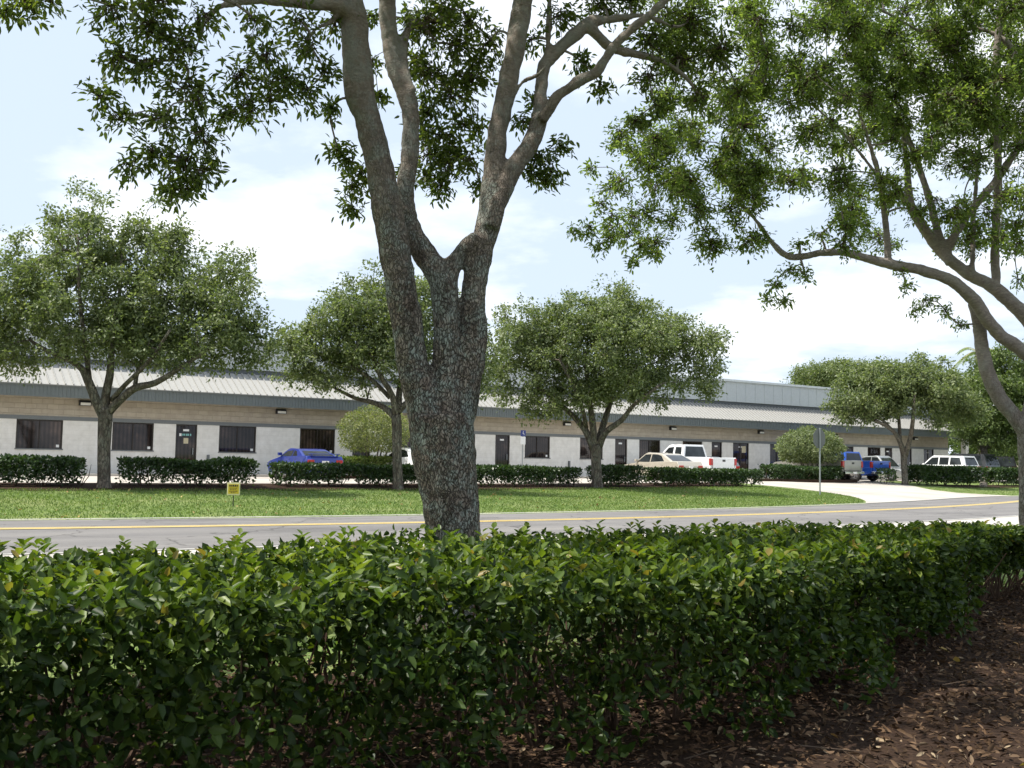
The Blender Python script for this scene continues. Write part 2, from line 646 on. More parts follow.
M['leaf_far'] = leaf_mat('live_oak_leaf', (.085, .118, .052), (.145, .182, .086), (.235, .27, .145), None, .36, .5, (1.35, 1.5, .65))
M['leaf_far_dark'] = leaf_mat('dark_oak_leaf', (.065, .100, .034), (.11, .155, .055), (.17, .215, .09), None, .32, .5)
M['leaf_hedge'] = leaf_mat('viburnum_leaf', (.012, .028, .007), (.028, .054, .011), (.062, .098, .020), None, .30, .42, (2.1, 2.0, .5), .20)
M['leaf_hedge_new_lit'] = leaf_mat('viburnum_new_and_sunlit_leaf', (.050, .092, .016), (.095, .148, .024), (.165, .215, .042), (.22, .17, .05), .36, .4, (1.7, 1.75, .6), .3)  # new growth, made paler to put sunlight on the hedge top into the colour
M['leaf_hedge_far'] = leaf_mat('clipped_leaf', (.02, .045, .014), (.036, .070, .02), (.06, .10, .032), None, .25, .4)
M['leaf_light'] = leaf_mat('young_leaf', (.07, .12, .03), (.12, .17, .045), (.19, .23, .075), None, .35, .5)
M['leaf_pale'] = leaf_mat('pale_topiary_leaf', (.10, .13, .05), (.16, .185, .075), (.25, .26, .13), None, .35, .5)
M['chip'] = leaf_mat('mulch_chip', (.032, .019, .012), (.078, .048, .030), (.155, .10, .066), (.30, .23, .16), .0, .9, None, .1)
M['litter'] = leaf_mat('dry_leaf', (.16, .085, .04), (.28, .17, .08), (.42, .33, .14), None, .2, .7)

# ------------------------------------------------------------------ sky, sun, camera
SUN_AZ = (-.956, -.293)
SUN_EL = math.radians(64)
w = bpy.data.worlds.new('World')
SC.world = w
w.use_nodes = True
nt = w.node_tree
bg = nt.nodes['Background']
sky = nt.nodes.new('ShaderNodeTexSky')
sky.sky_type = 'NISHITA'
sky.sun_disc = False
sky.sun_elevation = SUN_EL
sky.sun_rotation = math.atan2(SUN_AZ[0], SUN_AZ[1])
sky.air_density = 1.0
sky.dust_density = 2.5
tc = nt.nodes.new('ShaderNodeTexCoord')
sx = nt.nodes.new('ShaderNodeSeparateXYZ')
nt.links.new(tc.outputs['Generated'], sx.inputs[0])


def wm(op, a, b):
    m = nt.nodes.new('ShaderNodeMath')
    m.operation = op
    for i, x in enumerate((a, b)):
        if hasattr(x, 'is_output'):
            nt.links.new(x, m.inputs[i])
        else:
            m.inputs[i].default_value = x
    return m.outputs[0]


zz = wm('ADD', wm('MAXIMUM', sx.outputs[2], 0.0), .16)
cv = nt.nodes.new('ShaderNodeCombineXYZ')
nt.links.new(wm('DIVIDE', sx.outputs[0], zz), cv.inputs[0])
nt.links.new(wm('DIVIDE', sx.outputs[1], zz), cv.inputs[1])
cv.inputs[2].default_value = 8.7
cl = noise(nt, cv.outputs[0], .85, 9, .56)
cm = ramp(nt, [(.46, (0, 0, 0)), (.56, (.55, .55, .55)), (.68, (1, 1, 1))], cl).outputs[0]
hazy = mixc(nt, sky.outputs[0], (7.3, 8.5, 10.2), .78)          # thin summer haze over the blue
skyc = mixc(nt, hazy, (12.5, 12.5, 12.6), cm)
nt.links.new(skyc, bg.inputs['Color'])
bg.inputs['Strength'].default_value = .075

sl = bpy.data.lights.new('sun', 'SUN')
sl.energy = 4.2
sl.angle = math.radians(.53)
sl.color = (1, .955, .88)
so = bpy.data.objects.new('sun', sl)
COL.objects.link(so)
sdir = Vector((SUN_AZ[0] * math.cos(SUN_EL), SUN_AZ[1] * math.cos(SUN_EL), math.sin(SUN_EL))).normalized()
so.rotation_euler = sdir.to_track_quat('Z', 'Y').to_euler()
so.location = (0, 0, 60)

cd = bpy.data.cameras.new('camera')
cd.sensor_width = 36
cd.lens = F / 1024 * 36
cd.clip_end = 3000
cd.clip_start = .05
co = bpy.data.objects.new('camera', cd)
COL.objects.link(co)
co.matrix_world = Matrix.Translation((0, 0, EYE)) @ CAMM.to_4x4()
SC.camera = co
SC.view_settings.view_transform = 'Standard'
SC.view_settings.look = 'None'
SC.view_settings.gamma = 1
SC.view_settings.exposure = .72
SC.render.engine = 'CYCLES'
cy = SC.cycles
cy.use_denoising = True
cy.max_bounces = 6
cy.diffuse_bounces = 3
cy.glossy_bounces = 2
cy.transmission_bounces = 3
cy.transparent_max_bounces = 4
cy.use_adaptive_sampling = True
cy.adaptive_threshold = .02
cy.sample_clamp_indirect = 6


# ------------------------------------------------------------------ ground, street, lot
def strip(name, us, w0, w1, nw, dz, m, kind='structure', curved=True):
    """a sheet between two lines along the street; w0, w1 numbers or functions of u"""
    V, Fa = [], []
    us = list(us)
    for u in us:
        o = float(off(u)) if curved else 0.0
        a = w0(u) if callable(w0) else w0
        b = w1(u) if callable(w1) else w1
        for k in range(nw + 1):
            ww = a + (b - a) * k / nw
            V.append(W(u, ww + o, gz(u, ww + o) + dz))
    n = nw + 1
    Fa = [(i * n + k, (i + 1) * n + k, (i + 1) * n + k + 1, i * n + k + 1) for i in range(len(us) - 1) for k in range(nw)]
    o = mesh_obj(name, V, Fa, m, None, True)
    if kind:
        tag(o, kind=kind)
    return o


US = list(np.arange(-40, 110, 1.0))
# one terrain sheet to the horizon, finer near the street
ulist = [-900, -400, -150, -80] + US + [110, 150, 300, 600, 1200]
vlist = [-700, -200, -60, -20] + list(np.arange(-10, 50, .5)) + [60, 90, 150, 300, 700, 1500]
V = []
for u in ulist:
    o = float(off(u))
    for v in vlist:
        z = float(crown_z(v))
        if 16.2 < v < 23.7:
            z -= .10
        elif v > 34.2:
            z -= .06
        V.append(W(u, v + o, z))
nv = len(vlist)
Fa = [(i * nv + k, (i + 1) * nv + k, (i + 1) * nv + k + 1, i * nv + k + 1) for i in range(len(ulist) - 1) for k in range(nv - 1)]
tag(mesh_obj('ground', V, Fa, M['grass'], None, True), kind='structure')

RU = list(np.arange(-60, 130, 1.0))
NE = lambda u: 16.3 - 1.1 * min(1, max(0, (15 - u) / 12))
strip('road', RU, NE, 23.4, 8, .004, M['asphalt'])
for a in (19.70, 19.95):
    strip('road_marking', RU, a, a + .14, 1, .010, M['yellow_paint'])
strip('kerb', RU, 23.4, 23.52, 1, .02, M['kerb'])
strip('kerb', RU, lambda u: NE(u) - .15, NE, 1, .02, M['kerb'])
strip('sidewalk', RU, lambda u: NE(u) - 2.3, lambda u: NE(u) - .15, 3, .010, M['concrete'])

# parking lot and driveway
strip('parking_lot', np.arange(-35, 100, 1.0), 34.15, 60.0, 8, .004, M['lot'])


def pw(pts):
    a = np.array(pts)
    return lambda x: float(np.interp(x, a[:, 0], a[:, 1]))


def drive_sheet():
    left = pw([(23.5, 34.8), (24.2, 36.2), (25.0, 37.3), (26, 38.4), (28, 39.6), (30, 40.3), (34.3, 40.0)])
    right = pw([(23.5, 53.6), (24.5, 52.2), (25.7, 51.4), (27.5, 52.0), (29.5, 54.0), (31.4, 55.8), (34.3, 57.0)])
    V, Fa = [], []
    ws = list(np.arange(23.58, 34.3, .35)) + [34.3]
    n = 16
    for x in ws:
        a, b = left(x), right(x)
        for k in range(n + 1):
            u = a + (b - a) * k / n
            v = x + float(off(u))
            V.append(W(u, v, gz(u, v) + .010))
    n += 1
    Fa = [(i * n + k, i * n + k + 1, (i + 1) * n + k + 1, (i + 1) * n + k) for i in range(len(ws) - 1) for k in range(n - 1)]
    tag(mesh_obj('driveway', V, Fa, M['lot'], None, True), kind='structure')


drive_sheet()

# mulch beds
strip('mulch_bed', np.arange(-12, 40, .5), lambda u: -8.0 - float(off(u)), lambda u: 6.5 + .5 * math.sin(u * .9) - float(off(u)) + (.9 if u > 9 else 0), 10, .012, M['mulch'])
strip('mulch_bed', np.arange(-14, 38.6, .4), lambda u: 31.25 + .22 * math.sin(u * 1.7) + .12 * math.sin(u * 4.1), 34.12, 4, .016, M['mulch'])
strip('mulch_bed', np.arange(57.4, 96, .6), lambda u: 28.3 + .25 * math.sin(u * 1.3), 30.6, 3, .016, M['mulch'])

# ------------------------------------------------------------------ wood chips, litter, grass blades
def chips(name, n, ub, vb, m, L0, L1, wr, dz=.012, cat=None):
    u = rng.uniform(*ub, n)
    v = rng.uniform(*vb, n)
    P = u[:, None] * UX + v[:, None] * VX
    P[:, 2] = dz + rng.random(n) * .045
    d = rng.normal(size=(n, 3))
    d[:, 2] *= .35
    nn = rng.normal(size=(n, 3)) * .55 + np.array([0, 0, 1])
    L = rng.uniform(L0, L1, n)
    return P, d, nn, L, L * wr * rng.uniform(.6, 1.4, n)


a = chips('c', 62000, (.2, 14), (-.6, 7.2), None, .02, .07, .33)
b2 = chips('c', 5000, (-4, 1), (2.5, 6.8), None, .03, .09, .36)
a = [np.concatenate(x) for x in zip(a, b2)]
o = leaves_mesh('mulch_chips', *a, M['chip'], droop=.06)
tag(o, 'brown shredded wood chips covering the bed beside the near hedge', 'mulch', kind='stuff')
a = chips('l', 190, (-3, 14), (0, 7.5), None, .05, .09, .42, .05)
o = leaves_mesh('fallen_leaves', *a, M['litter'], droop=.2)
tag(o, 'dry fallen leaves scattered over the brown mulch', 'leaf litter', kind='stuff')
tws = []
for i in range(420):
    c = W(rng.uniform(.2, 12), rng.uniform(-.4, 6.8), .03 + rng.random() * .03)
    d = rng.normal(size=3) * np.array([1, 1, .12])
    tws.append([c, c + d / np.linalg.norm(d) * rng.uniform(.08, .34)])
o = sticks([np.array(tws), np.stack([rng.uniform(.003, .007, 420), np.full(420, .002)], 1)], M['twig'], 'fallen_twigs', None)
tag(o, 'thin dead twigs lying on the brown mulch', 'twigs', kind='stuff')
a = chips('l2', 220, (0, 40), (0, 1), None, .06, .11, .45, 0)
wl = rng.uniform(23.6, 31.5, 220)
ul = rng.uniform(3, 33, 220)
a[0][:] = ul[:, None] * UX + (wl + off(ul))[:, None] * VX
a[0][:, 2] = crown_z(wl) + .05
o = leaves_mesh('lawn_leaves', *a, M['litter'], droop=.2)
tag(o, 'scattered dry leaves on the far lawn', 'leaf litter', kind='stuff')


def grass(n, ub, wb, keep=None):
    u = rng.uniform(*ub, n)
    ww = rng.uniform(*wb, n)
    v = ww + off(u)
    P = u[:, None] * UX + v[:, None] * VX
    P[:, 2] = crown_z(ww)
    d = rng.normal(size=(n, 3)) * .5 + np.array([0, 0, 1.])
    return P, d, rng.normal(size=(n, 3)), rng.uniform(.04, .085, n), rng.uniform(.012, .022, n), u, ww


parts = []
for n, ub, wb in ((80000, (2, 39), (23.48, 31.7)), (17000, (51, 92), (23.6, 29)), (26000, (-4, 16), (5.6, 13))):
    g = grass(n, ub, wb)
    u_, w_ = g[5], g[6]
    k = np.ones(n, bool)
    if wb[0] > 20 and ub[0] < 10:
        k = u_ < np.interp(w_, [23.5, 24.2, 25, 26, 28, 30, 34.3], [34.6, 36, 37.1, 38.2, 39.4, 40.1, 39.8])
    elif wb[0] > 20:
        k = u_ > np.interp(w_, [23.5, 24.5, 25.7, 27.5, 29.5], [53.8, 52.4, 51.6, 52.2, 54.2])
    else:
        k = (w_ + off(u_)) > 7.0
    parts.append([x[k] for x in g[:5]])
a = [np.concatenate(x) for x in zip(*parts)]
o = leaves_mesh('grass', *a, M['blade'], quad=True, droop=.3)
tag(o, 'short mown lawn grass on the verges either side of the road', 'grass', kind='stuff')

# ------------------------------------------------------------------ office building
B0 = 46.0
bo = empty('office_building', W(0, B0, .5), TH)
tag(bo, 'long low grey and white block office building with metal roof behind the parking lot', 'building')
Z = lambda z: z - .5
ops = [('W', -3.4, -1.65), ('W', .3, 2.05), ('D', 4.3, 5.25), ('W', 7.67, 9.45), ('W', 11.43, 13.17), ('D', 14.13, 15.08), ('W', 16.08, 17.83), ('W', 19.99, 21.81), ('D', 22.75, 23.7),
       ('W', 25.3, 27.05), ('W', 28.2, 29.9), ('D', 31.19, 32.14), ('W', 33.14, 34.86), ('W', 37.0, 38.7), ('D', 39.62, 40.56), ('W', 41.5, 43.2), ('W', 45.06, 46.76),
       ('D', 47.57, 48.5), ('D', 49.49, 50.97), ('D', 52.98, 54.45), ('W', 56.3, 58.0), ('W', 60.1, 61.7), ('W', 63.3, 64.8), ('D', 65.3, 66.2), ('W', 67.2, 68.6),
       ('D', 70.07, 71.37)]
U0, U1 = -14.0, 73.25
SILL, HEAD, BT = Z(1.55), Z(2.78), Z(2.94)
lo = MB()
x = U0
for k, a, b in ops:
    lo.box(x, a, 0, .3, -.1, HEAD)
    if k == 'W':
        lo.box(a, b, 0, .3, -.1, SILL)
    x = b
lo.box(x, U1, 0, .3, -.1, HEAD)
lo.box(U1 - .3, U1, .3, 28, -.1, Z(3.72))
lo.build('lower_wall', M['block'], bo)
MB().box(U0, U1, -.02, .3, HEAD, BT).build('band', M['band'], bo)
MB().box(U0, U1, 0, .3, BT, Z(4.0)).build('upper_wall', M['split'], bo)
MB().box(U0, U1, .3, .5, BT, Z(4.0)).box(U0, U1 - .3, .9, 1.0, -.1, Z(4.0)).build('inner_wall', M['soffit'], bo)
for k, a, b in ops:
    f = MB()
    t = .055
    z0 = SILL if k == 'W' else -.02
    f.box(a, a + t, .05, .13, z0, HEAD).box(b - t, b, .05, .13, z0, HEAD).box(a + t, b - t, .05, .13, HEAD - t, HEAD).box(a + t, b - t, .05, .13, z0, z0 + t)
    if k == 'W':
        m_ = (a + b) / 2
        f.box(m_ - .02, m_ + .02, .05, .13, z0 + t, HEAD - t)
        wn = f.build('window', M['bronze'], bo)
        MB().box(a + t, b - t, .085, .095, z0 + t, HEAD - t).build('pane', M['glass'], wn)
        MB().box(a - .03, b + .03, -.03, .045, SILL - .002, SILL + .045).build('sill', M['band'], wn)
        MB().box(b - t - .17, b - t - .05, .079, .084, z0 + t + .05, z0 + t + .16).build('sticker', M['white'], wn)
    else:
        if b - a > 1.2:
            m_ = (a + b) / 2
            f.box(m_ - .04, m_ + .04, .05, .13, z0 + t, HEAD - t)
        dr = f.build('door', M['bronze'], bo)
        MB().box(a + t, b - t, .085, .095, z0 + t, HEAD - t).build('pane', M['glass'], dr)
        MB().box(b - t - .12, b - t - .09, .02, .05, .95, 1.25).build('handle', M['galv'], dr)
        c = (a + b) / 2
        # plate above eye height on each door glass
        MB().box(c - .13, c + .13, .078, .084, HEAD - .30, HEAD - .21).build('number_plate', M['white'], dr)
        if abs(a - 14.13) < .01:
            q = MB()
            for i_, wd in enumerate((.05, .04, .06, .04, .05)):
                q.box(c - .16 + i_ * .085, c - .16 + i_ * .085 + wd, .078, .084, HEAD - .50, HEAD - .41)
            q.build('lettering', M['teal'], dr)
            MB().box(c - .30, c - .20, .078, .084, HEAD - .52, HEAD - .40).build('emblem', M['white'], dr)
            MB().box(c - .10, c + .11, .078, .084, HEAD - .85, HEAD - .60).build('notice', M['tan'], dr)
        if abs(a - 49.49) < .01:
            MB().box(c + .15, c + .52, .078, .084, HEAD - .62, HEAD - .2).build('notice', M['tan'], dr)
# overhanging fascia and roof
FT, FB = Z(4.19), Z(3.70)
RT = Z(5.26)
RD = 1.0
fa = MB()
fa.box(U0, 75.5, -.62, -.5, FB, FT)
fa.box(75.38, 75.5, -.5, RD, FB, FT)
for i in range(int((75.5 - U0) / .15)):
    fa.box(U0 + i * .15, U0 + i * .15 + .03, -.645, -.622, FB + .03, FT - .05)
fa.box(U0, 75.52, -.66, -.5, FT - .05, FT + .02)
fa.build('fascia', M['fascia'], bo)
MB().box(U0, 75.38, -.5, 0.0, FB + .1, FB + .16).box(U1, 75.38, 0, RD, FB + .1, FB + .16).build('soffit', M['band'], bo)
ro = MB()
ro.prism([(-.70, FT + .03), (RD, RT), (RD, RT - .12), (-.70, FT - .0)][::-1], U0, 75.52)
sl_ = (RT - FT - .03) / (RD + .7)
for i in range(int((75.5 - U0) / .31)):
    x0 = U0 + i * .31 + .05
    y0, y1 = -.70, RD - .01
    z0, z1 = FT + .03, RT - .003
    ro.add([(x0, y0, z0), (x0 + .04, y0, z0), (x0 + .04, y1, z1), (x0, y1, z1), (x0 + .005, y0 - .04, z0 + .05), (x0 + .035, y0 - .04, z0 + .05), (x0 + .035, y1 - .04, z1 + .05), (x0 + .005, y1 - .04, z1 + .05)],
           [(4, 5, 6, 7), (0, 1, 5, 4), (1, 2, 6, 5), (3, 0, 4, 7), (2, 3, 7, 6)])
ro.build('metal_roof', M['roof'], bo)
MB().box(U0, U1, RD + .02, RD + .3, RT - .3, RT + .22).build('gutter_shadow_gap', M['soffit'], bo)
cl_ = MB()
PT = Z(6.93)
cl_.box(U0, U1, RD - .06, RD + 26, RT + .22, PT - .14)
for i in range(int((U1 - U0) / .9)):
    cl_.box(U0 + i * .9, U0 + i * .9 + .03, RD - .075, RD - .062, RT + .24, PT - .16)
cl_.build('clerestory_wall', M['panel'], bo)
MB().box(U0 - .05, U1 + .05, RD - .16, RD + 26.1, PT - .14, PT).build('parapet_cap', M['cap'], bo)
MB().box(74.9, 75.3, -.45, -.05, -.1, FB).build('column', M['block'], bo, bevel=.01)
MB().box(U0, 75.5, -1.4, -.003, -.12, .10).build('entrance_walk', M['concrete'], bo, bevel=.015)
for u in (10.26, 18.97, 28.52, 35.99, 44.16, 52.01, 59.55, 68.92):
    h = MB()
    h.prism([(-.17, Z(3.42)), (-.005, Z(3.42)), (-.005, Z(3.64)), (-.10, Z(3.64)), (-.17, Z(3.56))][::-1], u - .24, u + .24)
    ho = h.build('wall_light', M['black'], bo)
    MB().prism([(-.195, Z(3.44)), (-.173, Z(3.44)), (-.173, Z(3.55)), (-.185, Z(3.55))][::-1], u - .20, u + .20).build('lens', M['offwhite'], ho)
# downpipes between the bays
for u in (15.6, 36.2, 59.0):
    MB().box(u - .05, u + .05, -.09, -.003, 0, .95).build('pipe', M['band'], bo)


# ------------------------------------------------------------------ cars
def arc(cx, cz, r, a0, a1, n=9):
    return [(cx + r * math.cos(math.radians(a0 + (a1 - a0) * i / n)), cz + r * math.sin(math.radians(a0 + (a1 - a0) * i / n))) for i in range(n + 1)]


def side_extrude(prof, hw, z_shape=None):
    """closed outline in (x,z) -> solid across y; hw(z) half-width"""
    n = len(prof)
    V = [(x, -hw(z), z) for x, z in prof] + [(x, hw(z), z) for x, z in prof]
    Fa = [tuple(range(n)), tuple(range(n, 2 * n))[::-1]] + [(i, i + n, (i + 1) % n + n, (i + 1) % n) for i in range(n)]
    return V, Fa


def car(name, kind, u, v, heading, paintm, label, cat, group='cars in the parking lot', L=4.7, Wd=1.8, H=1.45, spoiler=False, dz=.004, group_on=True):
    root = empty(name, on(u, v, dz), heading)
    tag(root, label, cat, group)
    hw = Wd / 2
    if kind in ('sedan', 'coupe'):
        belt, wr, fx, rx = .96, .32, L * .30, -L * .285
        deck = 1.02 if kind == 'sedan' else .98
        top = [(L / 2, .52), (L * .49, .66), (L * .42, .76), (L * .19, .92), (-L * .30, deck), (-L * .47, deck - .01), (-L * .497, .80), (-L / 2, .55), (-L * .485, .27)]
        gh = [(L * .20, .90), (L * .06, H - .03), (-L * .04, H), (-L * .15, H - .02), (-L * .22, H - .09), (-L * .385, deck - .02)]
        wins = [[(L * .165, .97), (L * .055, H - .10), (-L * .035, H - .075), (-L * .035, .97)], [(-L * .05, .97), (-L * .05, H - .075), (-L * .14, H - .09), (-L * .20, H - .16), (-L * .265, 1.0)]]
        if kind == 'coupe':
            wins = [[(L * .15, .95), (L * .05, H - .11), (-L * .10, H - .08), (-L * .10, .95)], [(-L * .12, .95), (-L * .12, H - .085), (-L * .17, H - .11), (-L * .24, .97)]]
        ws, rw = (0, 1), (4, 5)
    elif kind == 'suv':
        belt, wr, fx, rx = 1.05, .37, L * .305, -L * .285
        top = [(L / 2, .58), (L * .49, .86), (L * .45, .98), (L * .22, 1.06), (-L * .46, 1.10), (-L * .485, 1.0), (-L / 2, .62), (-L * .485, .34)]
        gh = [(L * .23, 1.03), (L * .08, H - .05), (-L * .02, H), (-L * .38, H - .01), (-L * .425, H - .06), (-L * .478, 1.05)]
        wins = [[(L * .19, 1.12), (L * .075, H - .13), (-L * .03, H - .11), (-L * .03, 1.12)], [(-L * .05, 1.12), (-L * .05, H - .11), (-L * .20, H - .11), (-L * .20, 1.12)],
                [(-L * .225, 1.12), (-L * .225, H - .11), (-L * .37, H - .13), (-L * .415, 1.14)]]
        ws, rw = (0, 1), (4, 5)
    else:
        belt, wr, fx, rx = 1.22, .40, L * .315, -L * .275
        cb = -L * .14
        top = [(L / 2, .62), (L * .492, .98), (L * .45, 1.10), (L * .20, 1.22), (cb, 1.25), (cb - .02, .86), (-L * .485, .86), (-L * .485, .50)]
        gh = [(L * .21, 1.18), (L * .09, H - .06), (L * .0, H), (cb + .25, H), (cb + .14, H - .05), (cb + .02, 1.22)]
        wins = [[(L * .17, 1.28), (L * .085, H - .16), (L * .02, H - .13), (L * .02, 1.28)], [(L * .0, 1.28), (L * .0, H - .13), (cb + .22, H - .14), (cb + .12, 1.28)]]
        if H > 1.9:     # four-door cab with the long rear glass
            wins = [[(L * .17, 1.28), (L * .085, H - .16), (L * .015, H - .12), (L * .015, 1.28)], [(-L * .01, 1.28), (-L * .01, H - .12), (cb + .30, H - .13), (cb + .22, 1.28)]]
        ws, rw = (0, 1), (4, 5)
    zb = .22 if kind in ('sedan', 'coupe') else .34
    prof = [(L * .47, zb)] + top
    under = [(rx - wr - .07, zb)] + arc(rx, wr + .0, wr + .06, 180 + 20, -20, 10) + arc(fx, wr, wr + .06, 200, -20, 10)
    under = [(x, max(z, zb)) for x, z in under]
    prof = prof + under
    zmid = .62 if zb < .3 else .75
    bw = lambda z: hw * (1 - .10 * max(0, (zmid - z)) / zmid - .06 * max(0, z - zmid) / .5)
    V, Fa = side_extrude(prof, bw)
    body = MB().add(V, Fa).build('body', paintm, root, bevel=.045, seg=3, ang=40, smooth=False)
    gsm = smooth_path([(x, z) for x, z in gh], [0] * len(gh), 4)[0]
    gsm = [(float(q[0]), float(q[1])) for q in gsm]
    zr = max(q[1] for q in gsm)
    ghw = lambda z: hw * .925 - (hw * .20) * (z - belt) / (zr - belt)
    V, Fa = side_extrude(gsm, ghw)
    MB().add(V, Fa).build('cabin', paintm, root, bevel=.05, seg=3, ang=25)
    for s in (-1, 1):
        for wq in wins:
            n = len(wq)
            V = [(x, s * (ghw(z) + .006), z) for x, z in wq] + [(x, s * (ghw(z) - .02), z) for x, z in wq]
            Fa = [tuple(range(n)) if s < 0 else tuple(range(n))[::-1], tuple(range(n, 2 * n))[::-1] if s < 0 else tuple(range(n, 2 * n))] + [(i, (i + 1) % n, (i + 1) % n + n, i + n) for i in range(n)]
            MB().add(V, Fa).build('side_window', M['carglass'], root)
        # mirror and handles
        mx = wins[0][0][0] - .02
        MB().box(mx - .07, mx + .07, s * (hw * .93), s * (hw * .93 + s * 0 + .17), belt + .02, belt + .15).build('mirror', paintm, root, bevel=.02)
        for wq in wins[:2]:
            hx = min(p[0] for p in wq) + .12
            MB().box(hx - .08, hx + .08, s * (bw(.85) - .005), s * (bw(.85) + .02), belt - .14, belt - .105).build('handle', M['black'] if kind == 'pickup' else paintm, root, bevel=.006)

    def slope_pane(i0, i1, nm, ins=.10):
        pts = gsm[i0 * 4:i1 * 4 + 1]
        pts = [tuple(np.array(pts[0]) * .7 + np.array(pts[1]) * .3)] + pts[1:-1] + [tuple(np.array(pts[-1]) * .45 + np.array(pts[-2]) * .55)]
        V = []
        n = len(pts)
        for e in (.008, -.02):
            for k, (x, z) in enumerate(pts):
                tx, tz = np.array(pts[min(k + 1, n - 1)]) - np.array(pts[max(k - 1, 0)])
                ln = math.hypot(tx, tz)
                nx, nz = tz / ln, -tx / ln
                if nz < 0:
                    nx, nz = -nx, -nz
                for sd in (-1, 1):
                    V.append((x + nx * e, sd * (ghw(z) - ins), z + nz * e))
        Fq = []
        for k in range(n - 1):
            a_ = 2 * k
            Fq += [(a_, a_ + 1, a_ + 3, a_ + 2), (2 * n + a_ + 2, 2 * n + a_ + 3, 2 * n + a_ + 1, 2 * n + a_), (a_, a_ + 2, 2 * n + a_ + 2, 2 * n + a_), (a_ + 1, 2 * n + a_ + 1, 2 * n + a_ + 3, a_ + 3)]
        Fq += [(0, 2 * n, 2 * n + 1, 1), (2 * n - 2, 2 * n - 1, 4 * n - 1, 4 * n - 2)]
        MB().add(V, Fq).build(nm, M['carglass'], root)

    slope_pane(*ws, 'windshield')
    slope_pane(*rw, 'rear_window', .12)
    # wheels
    for x in (fx, rx):
        for s in (-1, 1):
            t = MB()
            yo, yi = s * (hw - .015), s * (hw - .225)
            c = [(wr - .04, yo), (wr, yo - s * .03), (wr, yi + s * .03), (wr - .04, yi), (wr * .62, yi), (wr * .62, yo)]
            n = 24
            V = [(x + r * math.cos(2 * math.pi * k / n), y, wr + r * math.sin(2 * math.pi * k / n)) for k in range(n) for r, y in c]
            Fa = [(k * 6 + j, k * 6 + (j + 1) % 6, ((k + 1) % n) * 6 + (j + 1) % 6, ((k + 1) % n) * 6 + j) for k in range(n) for j in range(6)]
            wh = MB().add(V, Fa).build('wheel', M['tyre'], root, smooth=False)
            r_ = MB()
            yr = yo - s * .03
            for k in range(5):
                a0 = 2 * math.pi * k / 5
                ca, sa = math.cos(a0), math.sin(a0)
                px_, pz_ = -sa, ca
                R0 = wr * .63
                q = [(x + px_ * .045, yr, wr + pz_ * .045), (x - px_ * .045, yr, wr - pz_ * .045), (x - px_ * .06 + ca * R0, yr, wr - pz_ * .06 + sa * R0), (x + px_ * .06 + ca * R0, yr, wr + pz_ * .06 + sa * R0)]
                q2 = [(a_, yr - s * .03, c_) for a_, _, c_ in q]
                r_.add(q + q2, [(0, 1, 2, 3), (7, 6, 5, 4), (0, 4, 5, 1), (1, 5, 6, 2), (2, 6, 7, 3), (3, 7, 4, 0)])
            V = [(x + r * math.cos(2 * math.pi * k / n), y, wr + r * math.sin(2 * math.pi * k / n)) for k in range(n) for r, y in ((wr * .63, yr), (wr * .54, yr), (wr * .54, yr - s * .06), (wr * .63, yr - s * .06))]
            r_.add(V, [(k * 4 + j, k * 4 + (j + 1) % 4, ((k + 1) % n) * 4 + (j + 1) % 4, ((k + 1) % n) * 4 + j) for k in range(n) for j in range(4)])
            r_.build('rim', M['rim'], wh)
            MB().box(x - wr * .5, x + wr * .5, min(yr - s * .05, yr - s * .08), max(yr - s * .05, yr - s * .08), wr * .5, wr * 1.5).build('brake', M['black'], wh)
    # ends
    R_, F_ = -L / 2, L / 2
    if kind == 'pickup':
        zt = 1.27
        for s in (-1, 1):
            prof2 = [(cb - .05, .56), (cb - .05, zt), (-L / 2 + .03, zt), (-L / 2 + .03, .58), (rx - wr - .07, .56)] + [(px_, pz_) for px_, pz_ in arc(rx, wr, wr + .07, 160, 20, 8)]
            prof2 = prof2[::-1]
            V = [(x_, s * (hw * .97), z_) for x_, z_ in prof2] + [(x_, s * (hw * .97 - .09), z_) for x_, z_ in prof2]
            n = len(prof2)
            MB().add(V, [tuple(range(n)), tuple(range(n, 2 * n))[::-1]] + [(i, i + n, (i + 1) % n + n, (i + 1) % n) for i in range(n)]).build('bed_side', paintm, root, bevel=.02)
        tg = MB().box(-L / 2 - .01, -L / 2 + .07, -hw * .80, hw * .80, .66, zt - .01).build('tailgate', paintm, root, bevel=.02)
        MB().box(-L / 2 - .03, -L / 2 - .012, -.10, .10, zt - .22, zt - .12).build('handle', M['black'], tg)
        MB().box(-L / 2 - .16, -L / 2 + .05, -hw * .92, hw * .92, .46, .62).build('rear_bumper', M['chrome'], root, bevel=.03)
        tl = (zt - .42, zt - .06, -L / 2 - .012)
        tw = (hw * .82, hw * .985)
    else:
        zt = .80 if kind != 'suv' else .98
        MB().box(-L / 2 - .03, -L / 2 + .12, -hw * .90, hw * .90, .34 if kind != 'suv' else .42, .56 if kind != 'suv' else .66).build('rear_bumper', paintm, root, bevel=.04)
        tl = (zt - .14, zt + .02, -L / 2 - .01) if kind != 'suv' else (zt - .22, zt + .06, -L / 2 - .005)
        tw = (hw * .58, hw * .93)
    MB().box(F_ - .10, F_ + .03, -hw * .92, hw * .92, zb + .1, zb + .34).build('front_bumper', M['chrome'] if kind == 'pickup' else paintm, root, bevel=.04)
    fz = .66 if kind in ('sedan', 'coupe') else .86
    MB().box(F_ - .10, F_ + .005, -hw * .5, hw * .5, fz - .14, fz + .02).build('grille', M['black'], root, bevel=.01)
